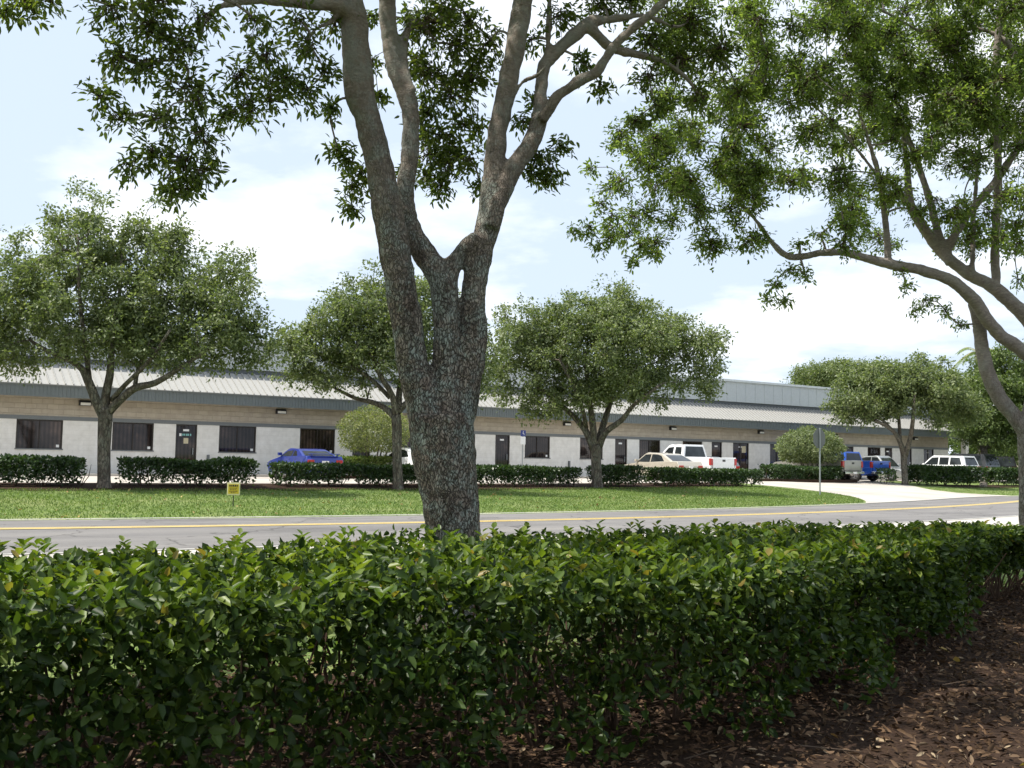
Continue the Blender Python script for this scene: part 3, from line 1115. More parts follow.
    for s in (-1, 1):
        a0, a1 = sorted((s * tw[0], s * tw[1]))
        MB().box(tl[2], tl[2] + .14, a0, a1, tl[0], tl[1]).build('tail_light', M['red'], root, bevel=.012)
        a0, a1 = sorted((s * hw * .56, s * hw * .90))
        MB().box(F_ - .16, F_ - .0, a0, a1, fz - .11, fz + .03).build('headlight', M['clear'], root, bevel=.02)
    pz = .66 if kind in ('sedan', 'coupe') else (.47 if kind == 'pickup' else .72)
    MB().box(-L / 2 - .185 if kind == 'pickup' else -L / 2 - .035, -L / 2 - .10 if kind == 'pickup' else -L / 2 + .02, -.15, .15, pz, pz + .12).build('plate', M['white'], root)
    if spoiler:
        MB().box(-L / 2 + .02, -L / 2 + .22, -hw * .80, hw * .80, deck + .07, deck + .10).box(-L / 2 + .06, -L / 2 + .16, -hw * .7, -hw * .66, deck - .02, deck + .07).box(-L / 2 + .06, -L / 2 + .16, hw * .66, hw * .7, deck - .02, deck + .07).build('spoiler', paintm, root, bevel=.01)
    return root


HV = TH + math.pi / 2        # nose towards the building
P_white = paint('white_car_paint', (.80, .80, .79))
P_beige = paint('beige_car_paint', (.52, .47, .38), .35)
P_blue = paint('blue_car_paint', (.014, .035, .26), .25)
P_blue2 = paint('bright_blue_truck_paint', (.02, .11, .55), .2)
P_grey = paint('grey_car_paint', (.16, .175, .20), .5)
P_silver = paint('silver_car_paint', (.40, .41, .40), .6)
P_pewter = paint('pewter_truck_paint', (.34, .33, .29), .4)
P_dark = paint('dark_grey_car_paint', (.06, .062, .066), .4)
P_black = paint('black_car_paint', (.012, .012, .014), .2)

car('coupe', 'coupe', 18.45, 41.9, HV, P_blue, 'deep blue coupe with a rear spoiler parked behind the hedge near the left', 'car', L=4.25, Wd=1.70, H=1.29, spoiler=True)
car('sedan', 'sedan', 23.7, 41.9, HV, P_white, 'white sedan half hidden behind the big near tree trunk', 'car', L=4.7, Wd=1.8, H=1.42)
car('sedan', 'sedan', 38.6, 41.2, HV, P_beige, 'beige sedan parked next to the white pickup truck', 'car', L=4.85, Wd=1.82, H=1.46)
car('pickup_truck', 'pickup', 41.25, 41.9, HV, P_white, 'white pickup truck with a long cab and open bed', 'pickup truck', L=5.8, Wd=2.02, H=1.95)
car('sedan', 'sedan', 43.5, 43.0, HV, P_grey, 'low grey car just beyond the white pickup truck', 'car', L=4.6, Wd=1.8, H=1.36)
car('pickup_truck', 'pickup', 52.1, 41.6, HV, P_pewter, 'pewter grey pickup truck beside the round topiary shrub', 'pickup truck', L=5.4, Wd=1.95, H=1.86)
car('pickup_truck', 'pickup', 55.4, 42.0, HV, P_blue2, 'bright blue pickup truck at the mouth of the driveway', 'pickup truck', L=5.4, Wd=1.95, H=1.82)
car('sedan', 'sedan', 60.0, 42.6, HV + math.pi, P_silver, 'silver car facing the road behind the blue pickup truck', 'car', L=4.7, Wd=1.8, H=1.62)
car('estate_car', 'suv', 65.9, 41.8, HV, P_white, 'white boxy sport utility vehicle behind the far right hedge', 'car', L=4.6, Wd=1.84, H=1.74)
car('estate_car', 'suv', 69.6, 42.6, HV, P_dark, 'dark grey sport utility vehicle beside the white one', 'car', L=4.9, Wd=1.95, H=1.92)
pb = at(1001, 470, 83)
car('estate_car', 'suv', float(pb @ UX), float(pb @ VX), math.atan2(83, pb[0]) + .05, P_black, 'black sport utility vehicle seen from behind with two red tail lights', 'car', L=5.0, Wd=2.2, H=1.86)

# ------------------------------------------------------------------ signs
def at_ground(px, py):
    p = ground_at(px, py)
    return p


p = at_ground(820, 495)
s = empty('traffic_sign', p, TH + math.radians(2))
tag(s, 'grey back of an eight sided traffic sign on a thin post at the driveway', 'road sign')
MB().box(-.03, .03, -.02, .02, -.3, 2.92).build('post', M['galv'], s)
R8 = .46
V = [(R8 * math.cos(math.pi / 8 + k * math.pi / 4), y, 2.46 + R8 * math.sin(math.pi / 8 + k * math.pi / 4)) for y in (.024, .032) for k in range(8)]
MB().add(V, [tuple(range(8)), tuple(range(8, 16))[::-1]] + [(k, (k + 1) % 8, 8 + (k + 1) % 8, 8 + k) for k in range(8)]).build('sign_plate', M['signback'], s)

p = at_ground(233, 507)
s = empty('yard_sign', p, math.radians(10))
tag(s, 'small square yellow notice sign on a thin stake in the lawn', 'sign')
MB().box(-.012, .012, -.01, .01, -.2, .34).build('stake', M['signblack'], s)
zc = .47
MB().box(-.165, .165, -.024, -.012, zc - .165, zc + .165).build('sign_plate', M['signpale'], s, bevel=.012)
MB().box(-.135, .135, -.029, -.025, zc - .125, zc + .125).build('face', M['signyellow'], s)
q = MB()
for i_, (wd, zz_, hh_) in enumerate(((.11, .085, .05), (.10, .02, .016), (.09, -.02, .016), (.105, -.06, .016), (.07, -.095, .014))):
    x_ = -wd
    while x_ < wd - .02:
        l_ = rng.uniform(.018, .045)
        q.box(x_, min(x_ + l_, wd), -.033, -.0295, zc + zz_ - hh_ / 2, zc + zz_ + hh_ / 2)
        x_ += l_ + .012
q.build('lettering', M['signblack'], s)

# blue and white bay sign in front of the facade
d_ = 44.4
r_ = ray(523, 440)
t_ = d_ / (r_ @ VX)
p = CAM + r_ * t_
u_ = float(p @ UX)
s = empty('parking_sign', on(u_, d_), TH)
tag(s, 'small blue and white parking sign on a post before the office wall', 'sign')
MB().box(-.03, .03, 0, .05, -.1, 2.5).build('post', M['galv'], s)
MB().box(-.16, .16, -.02, -.003, 2.20, 2.52).build('sign_plate', M['signblue'], s, bevel=.004)
q = MB()
q.box(-.02, .02, -.026, -.021, 2.42, 2.46).box(-.03, 0, -.026, -.021, 2.33, 2.41).box(0, .06, -.026, -.021, 2.33, 2.35).box(.04, .06, -.026, -.021, 2.26, 2.33)
q.build('symbol', M['white'], s)
MB().box(-.15, .15, -.02, -.003, 1.78, 2.18).build('lower_plate', M['white'], s, bevel=.004)

# ------------------------------------------------------------------ trees
def limb_px(mb, pts, d0, d1=None, seg=9, k=4, wob=.0):
    """pts (px, py, r_px): limb whose foot is d0 and tip d1 metres ahead"""
    d1 = d0 if d1 is None else d1
    n = len(pts)
    P, R = [], []
    for i, (x, y, r) in enumerate(pts):
        d = d0 + (d1 - d0) * i / max(1, n - 1)
        P.append(at(x, y, d))
        R.append(max(.004, r * d / F))
    P, R = smooth_path(P, R, k)
    mb.tube(P, R, seg)
    return P


def remesh(o, vox, disp=.0, dscale=.2):
    r = o.modifiers.new('r', 'REMESH')
    r.mode = 'VOXEL'
    r.voxel_size = vox
    r.use_smooth_shade = True
    sm = o.modifiers.new('s', 'SMOOTH')
    sm.factor = .5
    sm.iterations = 4
    if disp:
        t = bpy.data.textures.new('lumps', 'CLOUDS')
        t.noise_scale = dscale
        t.noise_depth = 3
        d = o.modifiers.new('d', 'DISPLACE')
        d.texture = t
        d.strength = disp
        d.mid_level = .5
        d.texture_coords = 'LOCAL'


def twig_links(nodes, C, r0=.02, r1=.006, sag=.15, wood=None):
    """thin branches that grow from the limbs to every leaf clump, clump after clump"""
    nodes = np.array(nodes)
    C = np.array(C)
    mb = MB()
    n = len(C)
    best = np.full(n, 1e9)
    src = np.zeros((n, 3))
    rad = np.full(n, r0)
    for k in range(n):
        dd = np.linalg.norm(nodes - C[k], axis=1) + np.clip(nodes[:, 2] - C[k][2], 0, None) * .5
        i = int(np.argmin(dd))
        best[k] = dd[i]
        src[k] = nodes[i]
    done = np.zeros(n, bool)
    for _ in range(n):
        k = int(np.argmin(np.where(done, 1e9, best)))
        done[k] = True
        a, c = src[k], C[k]
        ln = np.linalg.norm(c - a)
        m_ = (a + c) / 2 + np.array([0, 0, ln * sag]) + rng.normal(size=3) * ln * .09
        P, R = smooth_path([a, m_, c], [rad[k], rad[k] * .82, max(r1, rad[k] * .62)], 4)
        mb.tube(P, R, 5, False)
        d2 = np.linalg.norm(C - c, axis=1) * 1.05
        up = (~done) & (d2 < best)
        best[up] = d2[up]
        src[up] = c
        rad[up] = max(r1, rad[k] * .75)
    return mb


# ---- the big near tree
DA = 9.5
base = W(*[float(at(455, 600, DA) @ UX), float(at(455, 600, DA) @ VX)])
ta = empty('oak_tree', base)
tag(ta, 'big oak with lichen covered forked trunk standing just behind the near hedge', 'tree')
tr = MB()
nodesA = []
b0 = at(455, 560, DA)
P = [np.array([b0[0], b0[1], -.15]), np.array([b0[0], b0[1], .12]), at(455, 600, DA), at(454, 545, DA), at(450, 500, DA), at(444, 455, DA), at(440, 415, DA)]
R = [.42, .33, .265, .242, .262, .295, .30]
P, R = smooth_path(P, R, 4)
tr.tube(P, R, 16)
nodesA += P
segs = [
    ([(434, 440, 24), (424, 402, 19), (412, 364, 16), (408, 330, 16), (402, 294, 16), (394, 247, 16.5), (385, 195, 15.5), (377, 156, 14), (367, 117, 13.5), (360, 96, 15.5), (358, 76, 16), (357, 58, 15), (353, 20, 14.5), (349, 0, 15), (343, -50, 14), (335, -110, 12)], 9.5, 9.0, 12),
    ([(446, 430, 22), (446, 380, 15), (446, 335, 13), (444, 290, 14), (434, 268, 13), (418, 245, 12), (407, 215, 10), (405, 190, 9.5), (410, 156, 9.5), (411, 120, 9), (407, 98, 9.5), (398, 77, 9.5), (393, 59, 9), (388, 20, 9), (387, 0, 9), (384, -60, 8)], 9.5, 9.7, 10),
    ([(446, 300, 10), (450, 272, 10), (462, 252, 9), (478, 236, 8)], 9.55, 9.6, 9),
    ([(452, 440, 20), (464, 390, 16), (470, 355, 16), (473, 330, 14.5), (473, 300, 13), (477, 268, 13), (482, 246, 12.5), (489, 222, 13), (493, 190, 12), (495, 160, 11), (498, 130, 10), (505, 96, 10), (513, 59, 10.5), (520, 20, 10.5), (524, -10, 10.5), (532, -80, 9)], 9.55, 9.9, 11),
    ([(490, 228, 9), (500, 200, 9), (507, 184, 9), (514, 167, 9.5), (530, 145, 9.5), (540, 117, 9), (541, 94, 7), (543, 70, 7), (551, 58, 7), (570, 39, 7), (589, 23, 7.2), (604, 20, 5), (622, 18, 4), (645, 16, 3), (672, 26, 2)], 9.6, 10.2, 9),
    ([(541, 120, 7), (548, 110, 6.5), (558, 96, 5.8), (581, 80, 6), (597, 72, 5.5), (613, 47, 5.5), (632, 29, 5), (660, 6, 4.5), (690, -25, 3.5)], 9.7, 9.4, 8),
    ([(587, 25, 6), (605, 43, 6), (620, 51, 5), (640, 55, 4.5), (665, 62, 3.5), (688, 80, 2.5), (706, 106, 1.6)], 10.0, 10.6, 7),
    ([(547, 68, 4), (548, 39, 3.5), (550, 0, 3), (549, -40, 2.5)], 9.9, 10.1, 7),
    ([(508, 104, 3), (523, 82, 2.6), (536, 76, 2.2), (546, 66, 1.8)], 9.8, 9.6, 6),
    ([(413, 92, 4), (405, 70, 5), (403, 47, 5), (411, 24, 4), (421, 24, 3.5), (437, 43, 2)], 9.6, 9.9, 7),
    ([(352, 12, 8), (340, 6, 7), (318, 4, 6.5), (290, 2, 6), (262, 0, 5.5), (236, 2, 4.5), (216, 9, 3.8), (204, 24, 3), (198, 42, 2.2), (186, 66, 1.6)], 9.0, 8.3, 8),
    ([(345, 8, 4), (330, 22, 3), (315, 30, 2.5), (300, 50, 1.8)], 9.0, 8.8, 6),
    ([(236, 4, 3), (200, -6, 2.5), (150, 0, 2), (120, 20, 1.4)], 8.35, 8.0, 6),
    ([(350, -30, 8), (270, -70, 6), (150, -90, 4), (40, -60, 2.5)], 9.0, 7.6, 7),
    ([(520, -40, 8), (600, -100, 6), (700, -120, 4)], 9.9, 10.4, 7),
    ([(385, -50, 7), (420, -150, 5), (470, -240, 3)], 9.7, 9.0, 7),
]
for s_ in segs:
    nodesA += limb_px(tr, s_[0], s_[1], s_[2], s_[3])
to = tr.build('trunk', M['bark'], ta, world=True)
remesh(to, .022, .035, .13)

SPR = []    # (px, py, r_px, depth)
SPR += [(150, 25, 34, 8.2), (118, 55, 26, 8.0), (150, 62, 26, 8.2), (100, 95, 20, 8.0), (180, 45, 26, 8.2), (185, 85, 26, 8.2), (165, 118, 26, 8.1), (200, 135, 24, 8.1),
        (182, 160, 28, 8.1), (150, 150, 22, 8.0), (205, 168, 20, 8.1), (172, 188, 20, 8.1), (130, 165, 16, 8.0), (120, 120, 18, 8.0), (200, 15, 22, 8.2), (155, 0, 26, 8.0), (110, 5, 24, 7.9), (200, 100, 18, 8.2), (187, 182, 15, 8.1)]
SPR += [(240, 75, 24, 8.5), (265, 55, 24, 8.6), (285, 78, 26, 8.7), (250, 105, 22, 8.6), (305, 90, 20, 8.8), (310, 45, 22, 8.9), (270, 100, 18, 8.6), (228, 110, 16, 8.5), (300, 20, 20, 8.8), (255, 20, 20, 8.5), (325, 70, 16, 8.9), (335, 22, 18, 9.1)]
SPR += [(30, 2, 22, 7.8), (5, 8, 16, 7.8), (50, -5, 20, 7.8)]
SPR += [(345, 160, 11, 9.4), (352, 185, 11, 9.4), (352, 208, 9, 9.4), (338, 150, 8, 9.4), (362, 172, 10, 9.5), (330, 108, 8, 9.2)]
SPR += [(430, 25, 30, 9.9), (455, 45, 26, 9.9), (430, 70, 26, 10), (468, 20, 24, 10), (452, 95, 24, 10), (425, 110, 20, 10), (475, 75, 20, 10.1), (440, 135, 22, 10), (462, 125, 18, 10), (428, 155, 20, 9.9), (448, 168, 20, 9.9), (470, 160, 18, 10), (425, 178, 12, 9.9), (440, 188, 12, 9.9), (480, 185, 10, 10), (490, 40, 18, 10)]
SPR += [(415, 60, 14, 10.1), (445, 8, 26, 10.1), (480, 60, 18, 10.2), (425, 130, 16, 10.1), (455, 150, 20, 10.1), (412, 20, 14, 10.1), (478, 130, 14, 10.2), (460, 75, 20, 10.2), (405, 175, 8, 10), (370, 60, 8, 10), (378, 95, 8, 10)]
SPR += [(538, 155, 18, 9.9), (552, 168, 15, 9.9), (545, 180, 11, 9.9), (530, 172, 12, 9.9), (520, 120, 12, 9.9), (535, 100, 11, 10), (562, 145, 8, 9.9), (530, 40, 16, 10), (558, 15, 20, 10), (580, 60, 10, 10), (600, 5, 22, 10.2), (630, 0, 20, 10.2), (600, 85, 9, 10), (398, 50, 12, 10.1), (372, 15, 12, 10.1)]
SPR += [(650, 40, 26, 10.4), (690, 20, 30, 10.5), (680, 60, 26, 10.6), (720, 50, 30, 10.7), (650, 75, 18, 10.5), (700, 95, 20, 10.6), (655, 105, 12, 10.4), (636, 120, 9, 10.3), (740, 90, 22, 10.8)]
C = np.array([at(x, y, d) for x, y, r, d in SPR])
Rr = np.array([1.22 * r * d / F for x, y, r, d in SPR])
# the rest of the crown, above the frame
cA = ta.location
hi = []
hr = []
while len(hi) < 165:
    q = unit(rng.normal(size=3)) * rng.random() ** .4
    c = np.array([cA[0], cA[1], 8.0]) + q * np.array([6.3, 5.6, 3.3])
    cam = CAMR.T @ (c - CAM)
    sx_, sy_ = 512 + F * cam[0] / -cam[2] if cam[2] < -.3 else 0, 384 - F * cam[1] / -cam[2] if cam[2] < -.3 else -999
    if sy_ > -90 or c[2] < 5:
        continue
    hi.append(c)
    hr.append(rng.uniform(.55, .95))
lv1, tw1 = [], []
nl = np.clip((Rr / .25) ** 2, .5, 2.2)
for i in range(len(C)):
    l_, t_ = sprays(C[i:i + 1], Rr[i:i + 1], int(26 * nl[i]), 9, .071, .85, .18, .35)
    lv1.append(l_)
    tw1.append(t_)
l_, t_ = sprays(hi, hr, 26, 9, .13, .7, .1)
lv1.append(l_)
tw1.append(t_)
leaves_mesh('crown', *[np.concatenate(x) for x in zip(*lv1)], M['leaf_oak'], ta)
tw = twig_links([p_ for p_ in nodesA[60:]], list(C) + hi, .015, .0045, .08)
sg = [np.concatenate(x) for x in zip(*tw1)]
tw.build('branches', M['bark_limb'], ta, world=True)
sticks(sg, M['twig'], 'twigs', ta)

# ---- next oak of the near row, left of the frame, added to shade the hedge
cl0 = W(-5.6, 8.3, 0)
tl = empty('oak_tree', tuple(cl0))
tag(tl, 'neighbouring oak added left of the view to shade the near hedge, only leaf tips showing', 'tree')
tr = MB()
P, R = smooth_path([cl0 + np.array([0, 0, -.1]), cl0 + np.array([0, 0, .3]), cl0 + np.array([.1, 0, 2.0]), cl0 + np.array([0, .2, 3.4])], [.36, .27, .22, .2], 4)
tr.tube(P, R, 12)
nl_ = list(P[-2:])
for a_ in (.3, 1.7, 2.9, 4.2, 5.3):
    e_ = cl0 + np.array([math.cos(a_) * 2.2, math.sin(a_) * 2.2, 6.6])
    P, R = smooth_path([cl0 + np.array([0, .2, 3.2]), cl0 + np.array([math.cos(a_) * .9, math.sin(a_) * .9, 4.8]), e_], [.14, .1, .05], 4)
    tr.tube(P, R, 8)
    nl_ += P
tr.build('trunk', M['bark'], tl, world=True, smooth=True)
hi, hr = [], []
while len(hi) < 85:
    q = unit(rng.normal(size=3)) * rng.random() ** .4
    c = cl0 + np.array([.3, 0, 7.4]) + q * np.array([4.5, 4.2, 2.6])
    cam = CAMR.T @ (c - CAM)
    if cam[2] < -.3:
        sx_, sy_ = 512 + F * cam[0] / -cam[2], 384 - F * cam[1] / -cam[2]
        if sx_ > -90 and sy_ > -110:
            continue
    hi.append(c)
    hr.append(rng.uniform(.5, .85))
l_, t_ = sprays(hi, hr, 22, 9, .11, .7, .1)
leaves_mesh('crown', *l_, M['leaf_oak'], tl)
twig_links(nl_, hi, .018, .006, .06).build('branches', M['bark_limb'], tl, world=True)
sticks(t_, M['twig'], 'twigs', tl)

# ---- right-hand tree, second in the row
DB = 15.2
pbase = at(1042, 560, DB)
tb = empty('oak_tree', (pbase[0], pbase[1], 0))
tag(tb, 'spreading oak leaning in from the right edge with bare arching limbs', 'tree')
tr = MB()
nodesB = []
P = [np.array([pbase[0], pbase[1], -.1]), np.array([pbase[0], pbase[1], .3]), at(1038, 520, DB), at(1037, 470, DB), at(1036, 430, DB), at(1044, 385, DB), at(1042, 350, DB)]
P, R = smooth_path(P, [.36, .29, .25, .245, .25, .2, .15], 4)
tr.tube(P, R, 14)
nodesB += P
segB = [
    ([(1038, 448, 9), (1016, 418, 8), (1001, 400, 8), (989, 376, 7.5), (982, 348, 7), (979, 322, 6.5), (973, 302, 6)], 15.2, 15.1, 9),
    ([(1044, 390, 9), (1034, 362, 7.6), (1016, 346, 7), (1001, 336, 6.8), (987, 320, 6.6), (974, 300, 7), (950, 280, 6.2), (920, 270, 5.5), (889, 264, 5.5), (865, 258, 4.6), (847, 253, 4.2), (820, 253, 4), (800, 257, 3.8), (785, 255, 3.6), (770, 240, 3), (754, 218, 2.6), (735, 200, 2)], 15.1, 14.0, 9),
    ([(1043, 380, 10), (1040, 345, 9), (1030, 322, 8), (1012, 303, 7.5), (990, 285, 7), (972, 276, 6.2), (950, 260, 6), (935, 244, 5.8), (922, 225, 5.5), (911, 206, 5), (908, 185, 4), (907, 164, 3.2), (903, 130, 2.4)], 15.3, 15.0, 9),
    ([(950, 264, 5), (940, 240, 4.6), (930, 201, 4), (920, 170, 3.6), (907, 136, 3), (890, 110, 2)], 15.0, 15.6, 7),
    ([(944, 258, 5), (956, 232, 4.6), (975, 206, 4.4), (998, 178, 4.2), (1010, 160, 4), (1024, 140, 3.6)], 15.1, 14.8, 7),
    ([(996, 284, 5), (995, 240, 4.6), (998, 187, 4.4), (997, 120, 4.2), (996, 61, 4), (1000, 19, 3.6), (1003, -40, 3)], 15.3, 14.9, 7),
    ([(888, 262, 4), (886, 225, 3.6), (879, 178, 3.2), (870, 145, 2.6), (858, 110, 2)], 14.6, 14.4, 7),
    ([(911, 210, 3.4), (895, 185, 2.6), (875, 174, 2), (845, 172, 1.6), (815, 182, 1.2)], 15.0, 14.6, 6),
    ([(972, 272, 3), (975, 200, 2.6), (980, 140, 2.2)], 15.1, 16, 6),
    ([(998, 120, 3), (960, 60, 2.6), (900, 20, 2.2), (840, -10, 2)], 15, 14.5, 6),
    ([(879, 178, 2.4), (840, 130, 2), (790, 90, 1.6), (740, 80, 1.2)], 14.4, 13.6, 6),
    ([(1012, 70, 4), (1010, 46, 3.4), (985, 30, 2.6), (960, 30, 2)], 15, 15.2, 6),
]
for s_ in segB:
    nodesB += limb_px(tr, s_[0], s_[1], s_[2], s_[3])
to = tr.build('trunk', M['bark_limb'], tb, world=True)
remesh(to, .026, .03, .15)
SB = []


def region(n, x0, x1, y0, y1, d0, d1, r0, r1, ok=None):
    k = 0
    while k < n:
        x, y = rng.uniform(x0, x1), rng.uniform(y0, y1)
        if ok is None or ok(x, y):
            SB.append((x, y, rng.uniform(r0, r1), rng.uniform(d0, d1)))
            k += 1


region(94, 655, 880, -20, 190, 12.6, 15.4, 18, 32)
region(48, 610, 760, 110, 245, 12.8, 14.4, 14, 26, lambda x, y: y > 330 - .42 * x - 0 and y < 255 - (x - 690) * .0)
region(108, 860, 1040, -20, 130, 13.5, 16.5, 18, 32)
region(84, 840, 1040, 100, 250, 13.5, 16.5, 12, 24)
SB += [(590, 228, 13, 13), (602, 205, 12, 13), (598, 246, 11, 13), (622, 180, 14, 13), (640, 160, 16, 13), (640, 245, 12, 13), (655, 252, 9, 13), (590, 168, 8, 13), (610, 238, 10, 13), (575, 231, 8, 13), (634, 262, 6, 13), (612, 215, 12, 13)]
SB += [(700, 245, 12, 13.4), (716, 250, 9, 13.4), (735, 225, 14, 13.6), (760, 200, 18, 13.8), (775, 285, 12, 14), (790, 270, 12, 14), (765, 300, 9, 14), (785, 300, 9, 14), (805, 275, 10, 14.2), (800, 245, 11, 14.2), (820, 235, 14, 14.4), (840, 215, 16, 14.5), (760, 240, 10, 13.8)]
SB += [(905, 285, 10, 14.6), (925, 300, 12, 14.8), (945, 310, 12, 14.8), (915, 310, 9, 14.7), (960, 325, 9, 14.9), (900, 268, 9, 14.6), (1010, 225, 14, 15.4), (1018, 280, 12, 15.8), (1015, 250, 14, 15.8), (985, 240, 10, 15.6)]
C = np.array([at(x, y, d) for x, y, r, d in SB])
Rr = np.array([r * d / F for x, y, r, d in SB])
lv1, tw1 = [], []
nl = np.clip((Rr / .28) ** 2, .45, 2.2)
for i in range(len(C)):
    l_, t_ = sprays(C[i:i + 1], Rr[i:i + 1], int(25 * nl[i]), 9, .067, .8, .15, .36)
    lv1.append(l_)
    tw1.append(t_)
cB = tb.location
hi, hr = [], []
while len(hi) < 78:
    q = unit(rng.normal(size=3)) * rng.random() ** .4
    c = np.array([cB[0] - .5, cB[1], 8.6]) + q * np.array([6.0, 5.5, 3.2])
    cam = CAMR.T @ (c - CAM)
    sx_, sy_ = 512 + F * cam[0] / -cam[2], 384 - F * cam[1] / -cam[2]
    if cam[2] < -.3 and sy_ > -60 and sx_ < 1060:
        continue
    hi.append(c)
    hr.append(rng.uniform(.6, 1.0))
l_, t_ = sprays(hi, hr, 26, 9, .13, .7, .1)
lv1.append(l_)
tw1.append(t_)
leaves_mesh('crown', *[np.concatenate(x) for x in zip(*lv1)], M['leaf_oak_b'], tb)
tw = twig_links(nodesB[40:], list(C) + hi, .018, .005, .06)
tw.build('branches', M['bark_limb'], tb, world=True)
sticks([np.concatenate(x) for x in zip(*tw1)], M['twig'], 'twigs', tb)


# ---- trees of the far verge and beyond
def far_tree(name, label, foot, d, trunk, limbs, ell, leafm, nclump=90, leaf=.13, per=(16, 9), rcl=(.35, .85), group=None, cat='tree', squash=.9, flat=.75, thick=2.3):
    root = empty(name, foot)
    tag(root, label, cat, group)
    tr = MB()
    nodes = []
    pts = list(trunk)
    P = [np.array(foot) - np.array([0, 0, .15])] + [at(x, y, d) for x, y, r in pts]
    R = [pts[0][2] * d / F * 1.35] + [r * d / F for x, y, r in pts]
    P, R = smooth_path(P, R, 3)
    tr.tube(P, R, 10)
    for lb in limbs:
        dd = rng.uniform(-1.6, 1.6)
        nodes += limb_px(tr, lb, d, d + dd, 7, 3)
    nodes += P[-3:]
    if not nodes:
        nodes = P
    E = np.array(ell, float)
    vol = E[:, 2] * E[:, 2] * E[:, 3]
    vol = vol / vol.sum()
    C, Rr = [], []
    for k in range(int(nclump * thick)):
        e = E[rng.choice(len(E), p=vol)]
        q = unit(rng.normal(size=3)) * rng.random() ** .38
        c = at(e[0], e[1], d) + q * np.array([e[2] * d / F, e[2] * d / F * squash, e[3] * d / F]) * 1.06
        C.append(c)
        Rr.append(rng.uniform(*rcl))
    lf, ts = sprays(C, Rr, per[0], per[1], leaf, flat, .1, .5, .55)
    leaves_mesh('crown', *lf, leafm, root, quad=True)
    br = twig_links(nodes, C, .035, .010, .06)
    tr.add(br.V, br.F)
    tr.build('trunk', M['bark_far'], root, smooth=True, world=True)
    return root


GV = 'oaks in a row on the far verge'
far_tree('shade_tree', 'broad green oak at the left growing between two clipped hedges', ground_at(104, 488), 31.4,
         [(104, 480, 6.5), (104, 450, 6.3), (105, 425, 7), (106, 408, 7)],
         [[(104, 415, 6), (96, 400, 5), (88, 380, 4.4), (78, 365, 3), (50, 352, 2), (30, 340, 1.4)], [(106, 412, 5), (106, 395, 4.4), (110, 375, 4), (112, 350, 3), (118, 310, 2), (122, 260, 1.4)],
          [(108, 412, 5), (120, 400, 4), (135, 388, 4), (155, 383, 3.2), (180, 368, 2.4), (215, 345, 1.6)], [(112, 400, 3), (125, 385, 2.4), (150, 360, 2), (170, 330, 1.4)], [(90, 385, 3), (86, 350, 2.4), (80, 300, 1.8), (78, 240, 1.2)],
          [(135, 388, 2.5), (138, 370, 2), (150, 340, 1.5)]],
         [(80, 290, 78, 70), (82, 225, 32, 40), (15, 320, 45, 50), (150, 280, 55, 55), (150, 220, 22, 24), (210, 315, 52, 45), (238, 265, 18, 22), (255, 345, 24, 26), (30, 345, 45, 25), (120, 335, 60, 25), (80, 200, 14, 26), (5, 290, 25, 40), (200, 352, 60, 18), (262, 340, 22, 34), (150, 345, 50, 22), (225, 290, 40, 40), (160, 240, 36, 30)],
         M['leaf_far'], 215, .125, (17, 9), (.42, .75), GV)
far_tree('shade_tree', 'oak between the left tree and the big near trunk, over the pale round shrub', ground_at(398, 490), 35.6,
         [(398, 482, 5), (397, 455, 4.6), (397, 430, 5), (396, 415, 5)],
         [[(396, 418, 4), (385, 408, 3), (372, 402, 2.6), (355, 398, 2), (335, 388, 1.5)], [(396, 415, 4), (392, 395, 3), (380, 375, 2.4), (365, 340, 1.6)], [(398, 412, 4), (400, 385, 3), (408, 340, 2)], [(398, 412, 3.5), (420, 390, 2.5), (450, 365, 1.6)],
          [(390, 398, 2.4), (372, 380, 2), (350, 365, 1.4)]],
         [(358, 322, 48, 42), (330, 350, 45, 28), (380, 288, 20, 22), (302, 365, 20, 18), (420, 320, 45, 45), (468, 372, 28, 32), (345, 375, 40, 18), (440, 380, 40, 20), (300, 355, 28, 26), (385, 330, 50, 50), (490, 355, 20, 40)],
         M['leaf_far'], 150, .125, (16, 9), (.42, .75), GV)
far_tree('shade_tree', 'round topped oak in the middle of the row, left of the white pickup', ground_at(597, 488), 42.0,
         [(597, 480, 5.2), (596, 460, 5), (596, 445, 6)],
         [[(594, 450, 4.2), (585, 430, 3.4), (572, 415, 2.8), (555, 400, 2), (535, 385, 1.4)], [(595, 448, 4), (592, 420, 3.4), (588, 390, 2.4), (585, 350, 1.6)], [(597, 448, 4), (603, 425, 3.4), (612, 395, 2.4), (620, 340, 1.5)],
          [(599, 446, 4), (606, 432, 3.2), (622, 420, 2.8), (634, 405, 2), (660, 385, 1.4)], [(586, 428, 2.4), (580, 400, 2), (560, 360, 1.4)]],
         [(610, 348, 78, 46), (575, 322, 42, 32), (640, 325, 52, 30), (530, 358, 40, 38), (690, 355, 36, 38), (702, 392, 20, 22), (560, 395, 45, 18), (615, 298, 34, 18), (503, 368, 22, 34), (655, 385, 40, 22), (715, 360, 22, 34), (530, 335, 36, 34), (600, 385, 60, 18), (545, 405, 30, 14)],
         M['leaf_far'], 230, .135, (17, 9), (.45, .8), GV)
g4 = ground_at(905, 485)
d4 = float(g4[1])
